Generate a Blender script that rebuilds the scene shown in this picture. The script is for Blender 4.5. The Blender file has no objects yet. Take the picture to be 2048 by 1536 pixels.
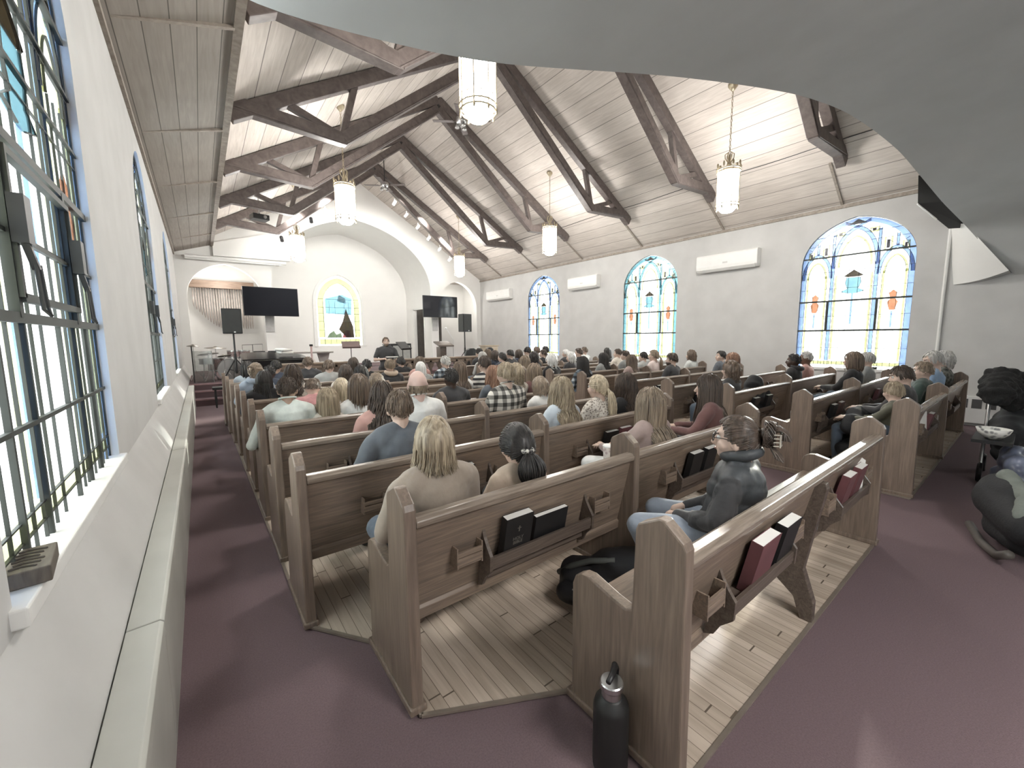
import bpy, math, random
import numpy as np
from mathutils import Vector, Matrix, Quaternion
from mathutils.geometry import tessellate_polygon

random.seed(7)
RNG = np.random.default_rng(11)
SC = bpy.context.scene
COL = SC.collection
PI = math.pi

# ------------------------------------------------------------------ camera
CAM_H = 1.65
_v1 = np.array([400., 679.]); _v2 = np.array([2080., 665.]); _c = np.array([1024., 768.])
FPX = float(math.sqrt(-np.dot(_v1 - _c, _v2 - _c)))
def _dir(p):
    v = np.array([p[0] - _c[0], -(p[1] - _c[1]), -FPX]); return v / np.linalg.norm(v)
_Y = _dir(_v1); _X = _dir(_v2); _X = _X - _Y * np.dot(_X, _Y); _X /= np.linalg.norm(_X); _Z = np.cross(_X, _Y)
ROT = np.stack([_X, _Y, _Z])
CAMP = np.array([0., 0., CAM_H])
cd = bpy.data.cameras.new('camera'); cam = bpy.data.objects.new('camera', cd); COL.objects.link(cam)
M = Matrix([list(r) for r in ROT]).to_4x4(); M.translation = Vector(CAMP)
cam.matrix_world = M
cd.sensor_width = 36.0; cd.lens = FPX / 2048 * 36.0; cd.clip_start = 0.05; cd.clip_end = 200
SC.camera = cam
def hit(x, y, ax, val):
    r = ROT @ np.array([x - _c[0], -(y - _c[1]), -FPX]); t = (val - CAMP[ax]) / r[ax]
    return CAMP + t * r

# ------------------------------------------------------------------ view, world, sun, window light
SC.view_settings.view_transform = 'Standard'
SC.view_settings.look = 'None'
SC.view_settings.gamma = 1
SC.view_settings.use_curve_mapping = False
SC.view_settings.exposure = 1.28
SC.cycles.max_bounces = 7; SC.cycles.diffuse_bounces = 4; SC.cycles.glossy_bounces = 3
SC.cycles.transparent_max_bounces = 10; SC.cycles.transmission_bounces = 4
SC.cycles.sample_clamp_indirect = 6; SC.cycles.caustics_reflective = False; SC.cycles.caustics_refractive = False
SC.cycles.use_denoising = True
W = bpy.data.worlds.new('sky'); SC.world = W; W.use_nodes = True
bg = W.node_tree.nodes['Background']; bg.inputs[0].default_value = (0.86, 0.92, 1, 1); bg.inputs[1].default_value = 1.6

def add_light(name, kind, loc, direction, energy, color=(1, 1, 1), sx=1, sy=1, angle=0.1, spread=None, spot=1.0, radius=0.1):
    l = bpy.data.lights.new(name, kind); l.energy = energy; l.color = color
    if kind == 'AREA':
        l.shape = 'RECTANGLE'; l.size = sx; l.size_y = sy
        if spread: l.spread = spread
    if kind == 'SUN': l.angle = angle
    if kind == 'SPOT': l.spot_size = spot; l.spot_blend = 0.6; l.shadow_soft_size = radius
    if kind == 'POINT': l.shadow_soft_size = radius
    o = bpy.data.objects.new(name, l); COL.objects.link(o)
    o.location = loc
    o.rotation_euler = Vector(direction).to_track_quat('-Z', 'Y').to_euler()
    return o
XL, XR = -0.46, 10.87
YF, YB = 16.6, -3.6
WIN_Y = [2.475, 7.325, 12.1, -2.35]      # window centres along the nave, both sides
add_light('sun', 'SUN', (14, 4, 6), (-0.955, -0.16, -0.27), 5.0, (1.0, 0.97, 0.93), angle=0.02)
for wy in WIN_Y:
    add_light('window_daylight', 'AREA', (XR + 0.75, wy, 2.5), (-1, 0, 0), 95, (0.92, 0.96, 1), 3.0, 4.2)
    add_light('window_daylight', 'AREA', (XL - 0.75, wy, 2.5), (1, 0, 0), 95, (0.92, 0.96, 1), 3.0, 4.2)
for i in range(6):                        # the track lights aimed at the chancel
    sx = (2.6, 3.6, 4.4, 6.0, 6.9, 7.9)[i]
    add_light('track_lamp', 'SPOT', (sx, 14.2, 5.2 + 0.55 * min(sx - 2.1, 8.3 - sx)), (0.25 * (5.2 - sx), 3.4, -2.4), 85, (1, 0.97, 0.92), spot=1.7, radius=0.15)

add_light('gallery_fill_light', 'AREA', (1.6, -1.3, 3.0), (0, 0, -1), 42, (1, .97, .94), .9, .5)  # added fill behind the camera, out of view, to brighten the foreground
# ------------------------------------------------------------------ materials
_mats = {}
def _nt(name):
    m = bpy.data.materials.new(name); m.use_nodes = True
    nt = m.node_tree; return m, nt, nt.nodes['Principled BSDF']
def _n(nt, kind, **kw):
    n = nt.nodes.new(kind)
    for k, v in kw.items():
        if k in n.inputs.keys() if isinstance(k, str) else False: n.inputs[k].default_value = v
        else: setattr(n, k, v)
    return n
def ramp(nt, fac, stops):
    r = nt.nodes.new('ShaderNodeValToRGB'); e = r.color_ramp.elements
    e[0].position, e[0].color = stops[0][0], (*stops[0][1], 1)
    e[1].position, e[1].color = stops[-1][0], (*stops[-1][1], 1)
    for p, c in stops[1:-1]:
        x = e.new(p); x.color = (*c, 1)
    nt.links.new(fac, r.inputs[0]); return r.outputs[0]
def coords(nt, scale=(1, 1, 1), rot=(0, 0, 0), kind='Object'):
    t = nt.nodes.new('ShaderNodeTexCoord'); mp = nt.nodes.new('ShaderNodeMapping')
    mp.inputs['Scale'].default_value = scale; mp.inputs['Rotation'].default_value = rot
    nt.links.new(t.outputs[kind], mp.inputs[0]); return mp.outputs[0]
def bump(nt, p, h, strength=0.3, dist=0.01):
    b = nt.nodes.new('ShaderNodeBump'); b.inputs['Strength'].default_value = strength; b.inputs['Distance'].default_value = dist
    nt.links.new(h, b.inputs['Height']); nt.links.new(b.outputs[0], p.inputs['Normal'])
def sh(c, f): return tuple(min(1, x * f) for x in c)
def plain(name, c, rough=0.6, metal=0.0, var=0.12, scale=8, bmp=0.0, bscale=None, sheen=0):
    if name in _mats: return _mats[name]
    m, nt, p = _nt(name)
    n = _n(nt, 'ShaderNodeTexNoise'); n.inputs['Scale'].default_value = scale; n.inputs['Detail'].default_value = 5
    nt.links.new(coords(nt), n.inputs['Vector'])
    nt.links.new(ramp(nt, n.outputs[0], [(0.3, sh(c, 1 - var)), (0.7, sh(c, 1 + var))]), p.inputs['Base Color'])
    p.inputs['Roughness'].default_value = rough; p.inputs['Metallic'].default_value = metal
    if sheen: p.inputs['Sheen Weight'].default_value = sheen
    if bmp:
        b = _n(nt, 'ShaderNodeTexNoise'); b.inputs['Scale'].default_value = bscale or 60; b.inputs['Detail'].default_value = 4
        nt.links.new(coords(nt), b.inputs['Vector']); bump(nt, p, b.outputs[0], bmp, 0.01)
    _mats[name] = m; return m
def wood(name, dark, light, scale=(1.2, 22, 22), rough=0.35, rot=(0, 0, 0)):
    if name in _mats: return _mats[name]
    m, nt, p = _nt(name)
    v = coords(nt, scale, rot)
    n = _n(nt, 'ShaderNodeTexNoise'); n.inputs['Scale'].default_value = 1.6; n.inputs['Detail'].default_value = 8; n.inputs['Distortion'].default_value = 1.4
    nt.links.new(v, n.inputs['Vector'])
    c = ramp(nt, n.outputs[0], [(0.28, dark), (0.5, tuple((a + b) / 2 for a, b in zip(dark, light))), (0.72, light)])
    g = _n(nt, 'ShaderNodeTexNoise'); g.inputs['Scale'].default_value = 6; g.inputs['Detail'].default_value = 3
    nt.links.new(v, g.inputs['Vector'])
    mx = nt.nodes.new('ShaderNodeMix'); mx.data_type = 'RGBA'; mx.blend_type = 'MULTIPLY'; mx.inputs[0].default_value = 0.38
    nt.links.new(c, mx.inputs[6]); nt.links.new(ramp(nt, g.outputs[0], [(0.35, (0.55, 0.55, 0.55)), (0.65, (1, 1, 1))]), mx.inputs[7])
    nt.links.new(mx.outputs[2], p.inputs['Base Color']); p.inputs['Roughness'].default_value = rough
    bump(nt, p, n.outputs[0], 0.12, 0.004)
    _mats[name] = m; return m
def emit(name, c, s, wire=None):
    if name in _mats: return _mats[name]
    m, nt, p = _nt(name)
    p.inputs['Base Color'].default_value = (*c, 1); p.inputs['Emission Color'].default_value = (*c, 1); p.inputs['Emission Strength'].default_value = s
    _mats[name] = m; return m
def boards(name, dark, light, axis, width, gap=0.05, rough=0.6, tint=0.12, endlen=None):
    """planks side by side along one object axis, dark joint lines between them"""
    if name in _mats: return _mats[name]
    m, nt, p = _nt(name)
    t = nt.nodes.new('ShaderNodeTexCoord'); s = nt.nodes.new('ShaderNodeSeparateXYZ'); nt.links.new(t.outputs['Object'], s.inputs[0])
    def mth(op, a, b=None):
        q = nt.nodes.new('ShaderNodeMath'); q.operation = op
        for i, z in enumerate((a, b)):
            if z is None: continue
            if isinstance(z, (int, float)): q.inputs[i].default_value = z
            else: nt.links.new(z, q.inputs[i])
        return q.outputs[0]
    u = mth('DIVIDE', s.outputs[axis], width)
    fr = mth('FRACT', u); fl = mth('FLOOR', u)
    other = s.outputs[1 - axis]
    wn = nt.nodes.new('ShaderNodeTexWhiteNoise'); wn.noise_dimensions = '1D'; nt.links.new(fl, wn.inputs['W'])
    sc = (30, 2, 30) if axis == 0 else (2, 30, 30)
    n = _n(nt, 'ShaderNodeTexNoise'); n.inputs['Scale'].default_value = 1.0; n.inputs['Detail'].default_value = 7; n.inputs['Distortion'].default_value = 0.8
    nt.links.new(coords(nt, sc), n.inputs['Vector'])
    k = mth('ADD', mth('MULTIPLY', n.outputs[0], 0.75), mth('MULTIPLY', wn.outputs[0], tint * 2))
    c = ramp(nt, k, [(0.2, dark), (0.75, light)])
    line = mth('LESS_THAN', fr, gap)
    if endlen:
        off = mth('MULTIPLY', wn.outputs[0], 7.3)
        e = mth('FRACT', mth('ADD', mth('DIVIDE', other, endlen), off))
        line = mth('MAXIMUM', line, mth('LESS_THAN', e, 0.006))
    big = _n(nt, 'ShaderNodeTexNoise'); big.inputs['Scale'].default_value = 1.1; big.inputs['Detail'].default_value = 3
    nt.links.new(coords(nt), big.inputs['Vector'])
    m1 = nt.nodes.new('ShaderNodeMix'); m1.data_type = 'RGBA'; m1.blend_type = 'MULTIPLY'; m1.inputs[0].default_value = 0.45
    nt.links.new(c, m1.inputs[6]); nt.links.new(ramp(nt, big.outputs[0], [(0.35, (0.8, 0.8, 0.8)), (0.6, (1, 1, 1))]), m1.inputs[7])
    mx = nt.nodes.new('ShaderNodeMix'); mx.data_type = 'RGBA'
    nt.links.new(line, mx.inputs[0]); nt.links.new(m1.outputs[2], mx.inputs[6]); mx.inputs[7].default_value = (*sh(dark, 0.4), 1)
    nt.links.new(mx.outputs[2], p.inputs['Base Color']); p.inputs['Roughness'].default_value = rough
    bump(nt, p, mth('SUBTRACT', 1.0, line), 0.25, 0.005)
    _mats[name] = m; return m
def checks(name, a, b, c, size=0.05, kind='plaid'):
    if name in _mats: return _mats[name]
    m, nt, p = _nt(name)
    t = nt.nodes.new('ShaderNodeTexCoord'); s = nt.nodes.new('ShaderNodeSeparateXYZ'); nt.links.new(t.outputs['Object'], s.inputs[0])
    def sq(o, sz, duty=0.5):
        d = nt.nodes.new('ShaderNodeMath'); d.operation = 'DIVIDE'; nt.links.new(o, d.inputs[0]); d.inputs[1].default_value = sz
        f = nt.nodes.new('ShaderNodeMath'); f.operation = 'FRACT'; nt.links.new(d.outputs[0], f.inputs[0])
        l = nt.nodes.new('ShaderNodeMath'); l.operation = 'LESS_THAN'; nt.links.new(f.outputs[0], l.inputs[0]); l.inputs[1].default_value = duty
        return l.outputs[0]
    vz = sq(s.outputs[2], size)
    if kind == 'plaid':
        vx = sq(s.outputs[0], size)
        ad = nt.nodes.new('ShaderNodeMath'); ad.operation = 'ADD'; nt.links.new(vx, ad.inputs[0]); nt.links.new(vz, ad.inputs[1])
        dv = nt.nodes.new('ShaderNodeMath'); dv.operation = 'DIVIDE'; nt.links.new(ad.outputs[0], dv.inputs[0]); dv.inputs[1].default_value = 2
        col = ramp(nt, dv.outputs[0], [(0.0, a), (0.5, b), (1.0, c)])
    elif kind == 'stripe':
        col = ramp(nt, vz, [(0.0, a), (1.0, b)])
    else:
        v = _n(nt, 'ShaderNodeTexVoronoi'); v.inputs['Scale'].default_value = 1 / size; nt.links.new(t.outputs['Object'], v.inputs['Vector'])
        col = ramp(nt, v.outputs[0], [(0.2, a), (0.45, b), (0.7, c)])
    nt.links.new(col, p.inputs['Base Color']); p.inputs['Roughness'].default_value = 0.85
    _mats[name] = m; return m
def hairmat(name, dark, light, sc=(55, 55, 3)):
    if name in _mats: return _mats[name]
    m, nt, p = _nt(name)
    n = _n(nt, 'ShaderNodeTexNoise'); n.inputs['Scale'].default_value = 1.0; n.inputs['Detail'].default_value = 5; n.inputs['Distortion'].default_value = 0.4
    nt.links.new(coords(nt, sc), n.inputs['Vector'])
    nt.links.new(ramp(nt, n.outputs[0], [(0.3, dark), (0.68, light)]), p.inputs['Base Color'])
    p.inputs['Roughness'].default_value = 0.42
    bump(nt, p, n.outputs[0], 0.35, 0.004)
    _mats[name] = m; return m

# ------------------------------------------------------------------ mesh builder
class MB:
    def __init__(s): s.v = []; s.f = []; s.mi = []; s.n = 0; s.cur = 0
    def add(s, vs, fs, mi=None):
        vs = np.asarray(vs, float).reshape(-1, 3); b = s.n
        s.v.append(vs); s.n += len(vs)
        for f in fs: s.f.append(tuple(b + i for i in f))
        s.mi += [s.cur if mi is None else mi] * len(fs)
        return s
    def box(s, lo, hi, mi=None):
        x0, y0, z0 = lo; x1, y1, z1 = hi
        v = [(x0, y0, z0), (x1, y0, z0), (x1, y1, z0), (x0, y1, z0), (x0, y0, z1), (x1, y0, z1), (x1, y1, z1), (x0, y1, z1)]
        return s.add(v, [(0, 3, 2, 1), (4, 5, 6, 7), (0, 1, 5, 4), (1, 2, 6, 5), (2, 3, 7, 6), (3, 0, 4, 7)], mi)
    def beam(s, a, b, w, h, up=(0, 0, 1), mi=None):
        """rectangular bar from a to b, w across, h along up"""
        a = np.array(a, float); b = np.array(b, float); d = b - a; d /= np.linalg.norm(d)
        u = np.array(up, float); r = np.cross(d, u); r /= np.linalg.norm(r); u = np.cross(r, d)
        r = r * w / 2; u = u * h / 2
        v = [a - r - u, a + r - u, a + r + u, a - r + u, b - r - u, b + r - u, b + r + u, b - r + u]
        return s.add(v, [(0, 1, 2, 3), (7, 6, 5, 4), (0, 4, 5, 1), (1, 5, 6, 2), (2, 6, 7, 3), (3, 7, 4, 0)], mi)
    def tube(s, pts, r, n=8, mi=None, cap=True):
        pts = [np.array(p, float) for p in pts]; rs = r if hasattr(r, '__len__') else [r] * len(pts)
        rings = []; prev = None
        for i, p in enumerate(pts):
            d = (pts[min(i + 1, len(pts) - 1)] - pts[max(i - 1, 0)]); d /= (np.linalg.norm(d) + 1e-9)
            if prev is None:
                q = np.array([0, 0, 1.]) if abs(d[2]) < 0.9 else np.array([1., 0, 0])
            else: q = prev
            a = q - d * np.dot(q, d); a /= (np.linalg.norm(a) + 1e-9); b = np.cross(d, a); prev = a
            rings.append([p + rs[i] * (math.cos(2 * PI * k / n) * a + math.sin(2 * PI * k / n) * b) for k in range(n)])
        v = [q for rg in rings for q in rg]; f = []
        for i in range(len(pts) - 1):
            for k in range(n):
                k2 = (k + 1) % n
                f.append((i * n + k, i * n + k2, (i + 1) * n + k2, (i + 1) * n + k))
        if cap:
            f.append(tuple(range(n - 1, -1, -1))); f.append(tuple((len(pts) - 1) * n + k for k in range(n)))
        return s.add(v, f, mi)
    def lathe(s, prof, o=(0, 0, 0), n=16, mi=None, axis=2):
        v = []; f = []
        for r, z in prof:
            for k in range(n):
                c, sn = math.cos(2 * PI * k / n) * r, math.sin(2 * PI * k / n) * r
                q = (c, sn, z) if axis == 2 else ((c, z, sn) if axis == 1 else (z, c, sn))
                v.append((q[0] + o[0], q[1] + o[1], q[2] + o[2]))
        for i in range(len(prof) - 1):
            for k in range(n):
                k2 = (k + 1) % n; f.append((i * n + k, i * n + k2, (i + 1) * n + k2, (i + 1) * n + k))
        f.append(tuple(range(n - 1, -1, -1))); f.append(tuple((len(prof) - 1) * n + k for k in range(n)))
        return s.add(v, f, mi)
    def prism(s, poly, to3, d, mi=None):
        """2D polygon extruded by vector d; to3 maps (u,v) to 3D"""
        P = [np.array(to3(u, v), float) for u, v in poly]; Q = [p + np.array(d, float) for p in P]; n = len(P)
        tris = tessellate_polygon([[Vector((u, v, 0)) for u, v in poly]])
        f = [tuple(t) for t in tris] + [tuple(i + n for i in reversed(t)) for t in tris]
        f += [(i, (i + 1) % n, (i + 1) % n + n, i + n) for i in range(n)]
        return s.add(P + Q, f, mi)
    def ball(s, c, r, nu=12, nv=8, mi=None, R=None):
        rx, ry, rz = r if hasattr(r, '__len__') else (r, r, r)
        v = []; f = []
        for j in range(nv + 1):
            t = PI * j / nv
            for i in range(nu):
                a = 2 * PI * i / nu
                q = np.array([rx * math.sin(t) * math.cos(a), ry * math.sin(t) * math.sin(a), rz * math.cos(t)])
                if R is not None: q = R @ q
                v.append(q + np.array(c))
        for j in range(nv):
            for i in range(nu):
                i2 = (i + 1) % nu; f.append((j * nu + i, (j + 1) * nu + i, (j + 1) * nu + i2, j * nu + i2))
        return s.add(v, f, mi)
    def caps(s, a, b, ra, rb, n=12, sx=1.0, mi=None):
        """tapered capsule, optionally wider along x"""
        a = np.array(a, float); b = np.array(b, float); d = b - a; L = np.linalg.norm(d)
        if L < 1e-6: return s.ball(a, (ra * sx, ra, ra))
        d /= L; q = np.array([1., 0, 0]) if abs(d[0]) < 0.8 else np.array([0, 1., 0])
        u = q - d * np.dot(q, d); u /= np.linalg.norm(u); w = np.cross(d, u)
        prof = [(ra * math.sin(t), -ra * math.cos(t)) for t in (0.15, 0.6, 1.1, PI / 2)] + [(rb * math.sin(t), L + rb * math.cos(t)) for t in (PI / 2, 1.1, 0.6, 0.15)]
        v = []; f = []
        for r, z in prof:
            for k in range(n):
                p = r * math.cos(2 * PI * k / n) * u + r * math.sin(2 * PI * k / n) * w
                p[0] *= sx; v.append(a + d * z + p)
        m = len(prof)
        for i in range(m - 1):
            for k in range(n):
                k2 = (k + 1) % n; f.append((i * n + k, i * n + k2, (i + 1) * n + k2, (i + 1) * n + k))
        f.append(tuple(range(n - 1, -1, -1))); f.append(tuple((m - 1) * n + k for k in range(n)))
        return s.add(v, f, mi)
    def mesh(s, name, mats, smooth=False):
        me = bpy.data.meshes.new(name)
        V = np.concatenate(s.v) if s.v else np.zeros((0, 3))
        me.from_pydata(V.tolist(), [], s.f)
        for m in (mats if isinstance(mats, (list, tuple)) else [mats]): me.materials.append(m)
        if len(me.polygons):
            me.polygons.foreach_set('material_index', s.mi)
            me.polygons.foreach_set('use_smooth', [smooth] * len(me.polygons))
        me.update(); return me
    def build(s, name, mats, parent=None, smooth=False, bevel=0, fix=True):
        me = s.mesh(name, mats, smooth)
        if fix:
            import bmesh
            b = bmesh.new(); b.from_mesh(me); bmesh.ops.recalc_face_normals(b, faces=b.faces); b.to_mesh(me); b.free()
        o = bpy.data.objects.new(name, me); COL.objects.link(o)
        if parent is not None: o.parent = parent
        if bevel:
            bv = o.modifiers.new('b', 'BEVEL'); bv.width = bevel; bv.segments = 2; bv.limit_method = 'ANGLE'; bv.angle_limit = 0.6
        return o
def tag(o, label=None, cat=None, group=None, kind=None):
    if label: o['label'] = label
    if cat: o['category'] = cat
    if group: o['group'] = group
    if kind: o['kind'] = kind
    return o
def empty(name, loc=(0, 0, 0), rz=0, label=None, cat=None, group=None, kind=None):
    o = bpy.data.objects.new(name, None); COL.objects.link(o); o.empty_display_size = 0.1
    o.location = loc; o.rotation_euler = (0, 0, rz); return tag(o, label, cat, group, kind)
def copy_tree(o, parent=None):
    c = o.copy(); COL.objects.link(c)
    if parent is not None: c.parent = parent
    for ch in list(o.children): copy_tree(ch, c)
    return c
def struct(o): o['kind'] = 'structure'; return o

M_PLASTER = plain('plaster', (0.56, 0.557, 0.545), 0.85, var=0.05, scale=2.5, bmp=0.08, bscale=25)
M_PLASTER_W = plain('white_plaster', (0.80, 0.795, 0.77), 0.85, var=0.015, scale=2.5)
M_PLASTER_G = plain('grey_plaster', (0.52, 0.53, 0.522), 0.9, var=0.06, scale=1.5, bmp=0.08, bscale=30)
M_TRIMW = plain('white_paint', (0.78, 0.78, 0.76), 0.5, var=0.03)
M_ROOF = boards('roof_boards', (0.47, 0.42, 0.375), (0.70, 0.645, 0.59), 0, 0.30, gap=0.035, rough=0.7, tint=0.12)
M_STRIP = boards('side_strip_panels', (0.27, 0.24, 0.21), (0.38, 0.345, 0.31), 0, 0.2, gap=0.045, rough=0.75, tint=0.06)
M_BEAM = wood('dark_beam', (0.085, 0.068, 0.063), (0.15, 0.122, 0.113), (3, 3, 3), 0.5)
M_PEW = wood('pew_oak', (0.17, 0.132, 0.108), (0.335, 0.255, 0.192), (1.4, 26, 26), 0.32)
M_PEWV = wood('pew_oak_upright', (0.175, 0.133, 0.106), (0.285, 0.222, 0.175), (17, 17, 1.1), 0.33)
M_PEWD = wood('pew_oak_dark', (0.08, 0.06, 0.05), (0.17, 0.135, 0.11), (1.4, 26, 26), 0.38)
M_FLOORW = boards('wood_floor', (0.40, 0.325, 0.255), (0.68, 0.575, 0.475), 0, 0.058, gap=0.04, rough=0.25, tint=0.16, endlen=1.3)
M_CARPET = plain('carpet', (0.165, 0.115, 0.124), 0.95, var=0.13, scale=140, bmp=0.4, bscale=300)
M_BLACK = plain('black_plastic', (0.012, 0.012, 0.013), 0.45, var=0.05)
M_METAL = plain('steel', (0.55, 0.55, 0.55), 0.3, metal=1, var=0.05)
M_DKMETAL = plain('dark_iron', (0.05, 0.05, 0.05), 0.5, metal=0.6)
M_GOLD = plain('gilt_metal', (0.42, 0.36, 0.26), 0.4, metal=0.8)
M_PAPER = plain('paper_edges', (0.88, 0.87, 0.83), 0.8, var=0.03)
M_WHITEP = plain('white_plastic', (0.82, 0.82, 0.8), 0.4, var=0.02)
# ------------------------------------------------------------------ floor, walls, roof
EAVE = 4.37; TRX0, TRX1 = 0.54, 9.86; TZ = 4.95; RX, RZ = 5.2, 7.72
struct(MB().box((XL - 0.6, YB, -0.2), (XR + 0.6, 21, 0)).build('floor', M_CARPET))
def arch_pts(cx, half, zs, za, n=14, full=True):
    """pointed four-centre-ish arch from left spring over apex to right spring"""
    pts = []
    for i in range(n + 1):
        t = i / n
        u = half * math.cos(t * PI / 2) ** 0.92; v = (za - zs) * (0.80 * math.sin(t * PI / 2) ** 0.9 + 0.20 * t ** 1.4)
        pts.append((u, v))
    L = [(cx - u, zs + v) for u, v in pts]; R = [(cx + u, zs + v) for u, v in reversed(pts[:-1])]
    return L + R
def wall_holes(name, outline, holes, to3, depth, mat, reveal_mat=None):
    """flat wall with openings; depth = vector to the far face, reveals lined"""
    mb = MB(); loops = [outline] + holes
    allp = [p for l in loops for p in l]
    tris = tessellate_polygon([[Vector((u, v, 0)) for u, v in l] for l in loops])
    P = [np.array(to3(*p), float) for p in allp]; D = np.array(depth, float); n = len(P)
    mb.add(P + [p + D for p in P], [tuple(t) for t in tris] + [tuple(i + n for i in t) for t in tris], 0)
    b = 0
    for li, l in enumerate(loops):
        m = len(l); mb.add([P[b + i] for i in range(m)] + [P[b + i] + D for i in range(m)],
                           [(i, (i + 1) % m, (i + 1) % m + m, i + m) for i in range(m)], 0 if li == 0 or reveal_mat is None else 1)
        b += m
    return struct(mb.build(name, [mat, reveal_mat or mat], fix=False))
W_HALF, W_SILL, W_SPR, W_APX = 0.925, 0.93, 3.12, 4.05
def win_loop(cy):
    return [(cy - W_HALF, W_SILL)] + arch_pts(cy, W_HALF, W_SPR, W_APX) + [(cy + W_HALF, W_SILL)]
WIN_L = [2.56] + WIN_Y[1:]
holes = [win_loop(y) for y in WIN_Y]
wall_holes('wall_right', [(YB, 0), (YF + 0.2, 0), (YF + 0.2, 4.6), (YB, 4.6)], holes, lambda u, v: (XR, u, v), (0.3, 0, 0), M_PLASTER, M_PLASTER_W)
wall_holes('wall_left', [(YB, 0.5), (YF + 0.2, 0.5), (YF + 0.2, 4.6), (YB, 4.6)], [win_loop(y) for y in WIN_L], lambda u, v: (XL, u, v), (-0.3, 0, 0), M_PLASTER, M_PLASTER_W)
# the wall below the left sills comes forward over the heater
struct(MB().add([(XL, YB, .86), (XL, YF, .86), (-0.315, YF, .54), (-0.315, YB, .54), (-0.315, YF, 0), (-0.315, YB, 0), (XL - .3, YF, 0), (XL - .3, YB, 0), (XL - .3, YF, .86), (XL - .3, YB, .86)],
    [(0, 1, 2, 3), (3, 2, 4, 5), (5, 4, 6, 7), (7, 6, 8, 9), (9, 8, 1, 0), (0, 3, 5, 7, 9), (1, 8, 6, 4, 2)]).build('trim_1', M_PLASTER))
for sx, nm in ((XL, 'trim_2'), (XR, 'trim_3')):
    s = 1 if sx < 0 else -1; mb = MB()
    for y in (WIN_L if sx < 0 else WIN_Y): mb.box((min(sx - s * .3, sx + s * .035), y - W_HALF - .03, W_SILL - .055), (max(sx - s * .3, sx + s * .035), y + W_HALF + .03, W_SILL + .003))
    struct(mb.build(nm, M_TRIMW, bevel=0.006))
# front wall with the chancel arch and two side arches
def front_outline(): return [(XL - .1, 0), (XR + .1, 0), (XR + .1, EAVE), (RX, RZ + .2), (XL - .1, EAVE + .2)]
BA = [(2.15, 0.5)] + arch_pts(5.2, 3.05, 3.55, 6.2, 20) + [(8.25, 0.5)]
LA = [(-0.22, 0.5)] + arch_pts(0.82, 1.04, 3.0, 4.12, 12) + [(1.86, 0.5)]
RA = [(8.6, 0.5)] + arch_pts(9.62, 1.02, 3.0, 4.2, 12) + [(10.64, 0.5)]
wall_holes('wall_front', front_outline(), [BA, LA, RA], lambda u, v: (u, YF, v), (0, 0.25, 0), M_PLASTER_W)
# chancel recess: barrel following the arch, door opening in the right jamb
mb = MB(); prof = arch_pts(5.2, 3.05, 3.55, 6.2, 20); n = len(prof)
mb.add([(u, YF + .25, v) for u, v in prof] + [(u, 19.3, v) for u, v in prof], [(i, i + 1, i + 1 + n, i + n) for i in range(n - 1)])
struct(mb.build('wall_chancel_vault', M_PLASTER_W, smooth=True, fix=False))
struct(MB().box((2.05, YF + .25, .5), (2.15, 19.4, 3.56)).build('wall_chancel_left', M_PLASTER_W))
wall_holes('wall_chancel_right', [(YF + .25, .5), (19.4, .5), (19.4, 3.56), (YF + .25, 3.56)], [[(17.35, .52), (18.35, .52), (18.35, 2.95), (17.35, 2.95)]], lambda u, v: (8.25, u, v), (.1, 0, 0), M_PLASTER_W)
AW = [(4.12, 1.33)] + arch_pts(5.07, .95, 3.2, 4.42, 12) + [(6.02, 1.33)]
wall_holes('wall_chancel_back', [(2.0, .5), (8.4, .5), (8.4, 6.4), (2.0, 6.4)], [AW], lambda u, v: (u, 19.3, v), (0, .2, 0), M_PLASTER_W)
# side rooms behind the small arches
for x0, x1, nm in ((-0.7, 2.05, 'left'), (8.36, 11.1, 'right')):
    mb = MB(); mb.box((x0, 18.6, .5), (x1, 18.7, 5)); mb.box((x0 - .1, YF + .25 if nm == 'left' else 18.5, .5), (x0, 18.7, 5)); mb.box((x1 - .02, YF + .25, .5), (x1, 18.7, 5))
    struct(mb.build('wall_%s_room' % nm, M_PLASTER_W))
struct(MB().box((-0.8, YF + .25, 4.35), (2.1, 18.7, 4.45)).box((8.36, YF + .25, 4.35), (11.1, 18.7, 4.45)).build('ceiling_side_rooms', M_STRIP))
# door and darker passage inside the chancel jamb
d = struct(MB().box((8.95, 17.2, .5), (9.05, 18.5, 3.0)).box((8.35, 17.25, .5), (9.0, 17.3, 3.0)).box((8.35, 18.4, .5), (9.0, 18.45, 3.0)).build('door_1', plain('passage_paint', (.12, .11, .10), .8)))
MB().box((8.85, 17.5, .52), (8.93, 18.3, 2.55)).build('door_panel', plain('dark_door', (.035, .03, .028), .5), d)
mb = MB(); 
for a, b in (((17.28, .5), (17.28, 3.0)), ((18.42, .5), (18.42, 3.0)), ((17.24, 3.0), (18.46, 3.0))):
    mb.beam((8.235, *a), (8.235, *b), .04, .1, up=(0, 1, 0.01))
struct(mb.build('trim_4', M_TRIMW))
# white step in the plaster high on the front wall, left
struct(MB().prism([(.55, 4.34), (2.75, 4.38), (3.1, 5.1), (3.0, 5.5), (.55, 4.75)], lambda u, v: (u, YF - .12, v), (0, .12, 0)).build('trim_5', M_PLASTER_W))
# back wall and rear ceiling closing the room behind the camera
struct(MB().box((XL - .3, YB - .1, 0), (XR + .3, YB, 7.9)).build('wall_back', M_PLASTER))
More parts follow.
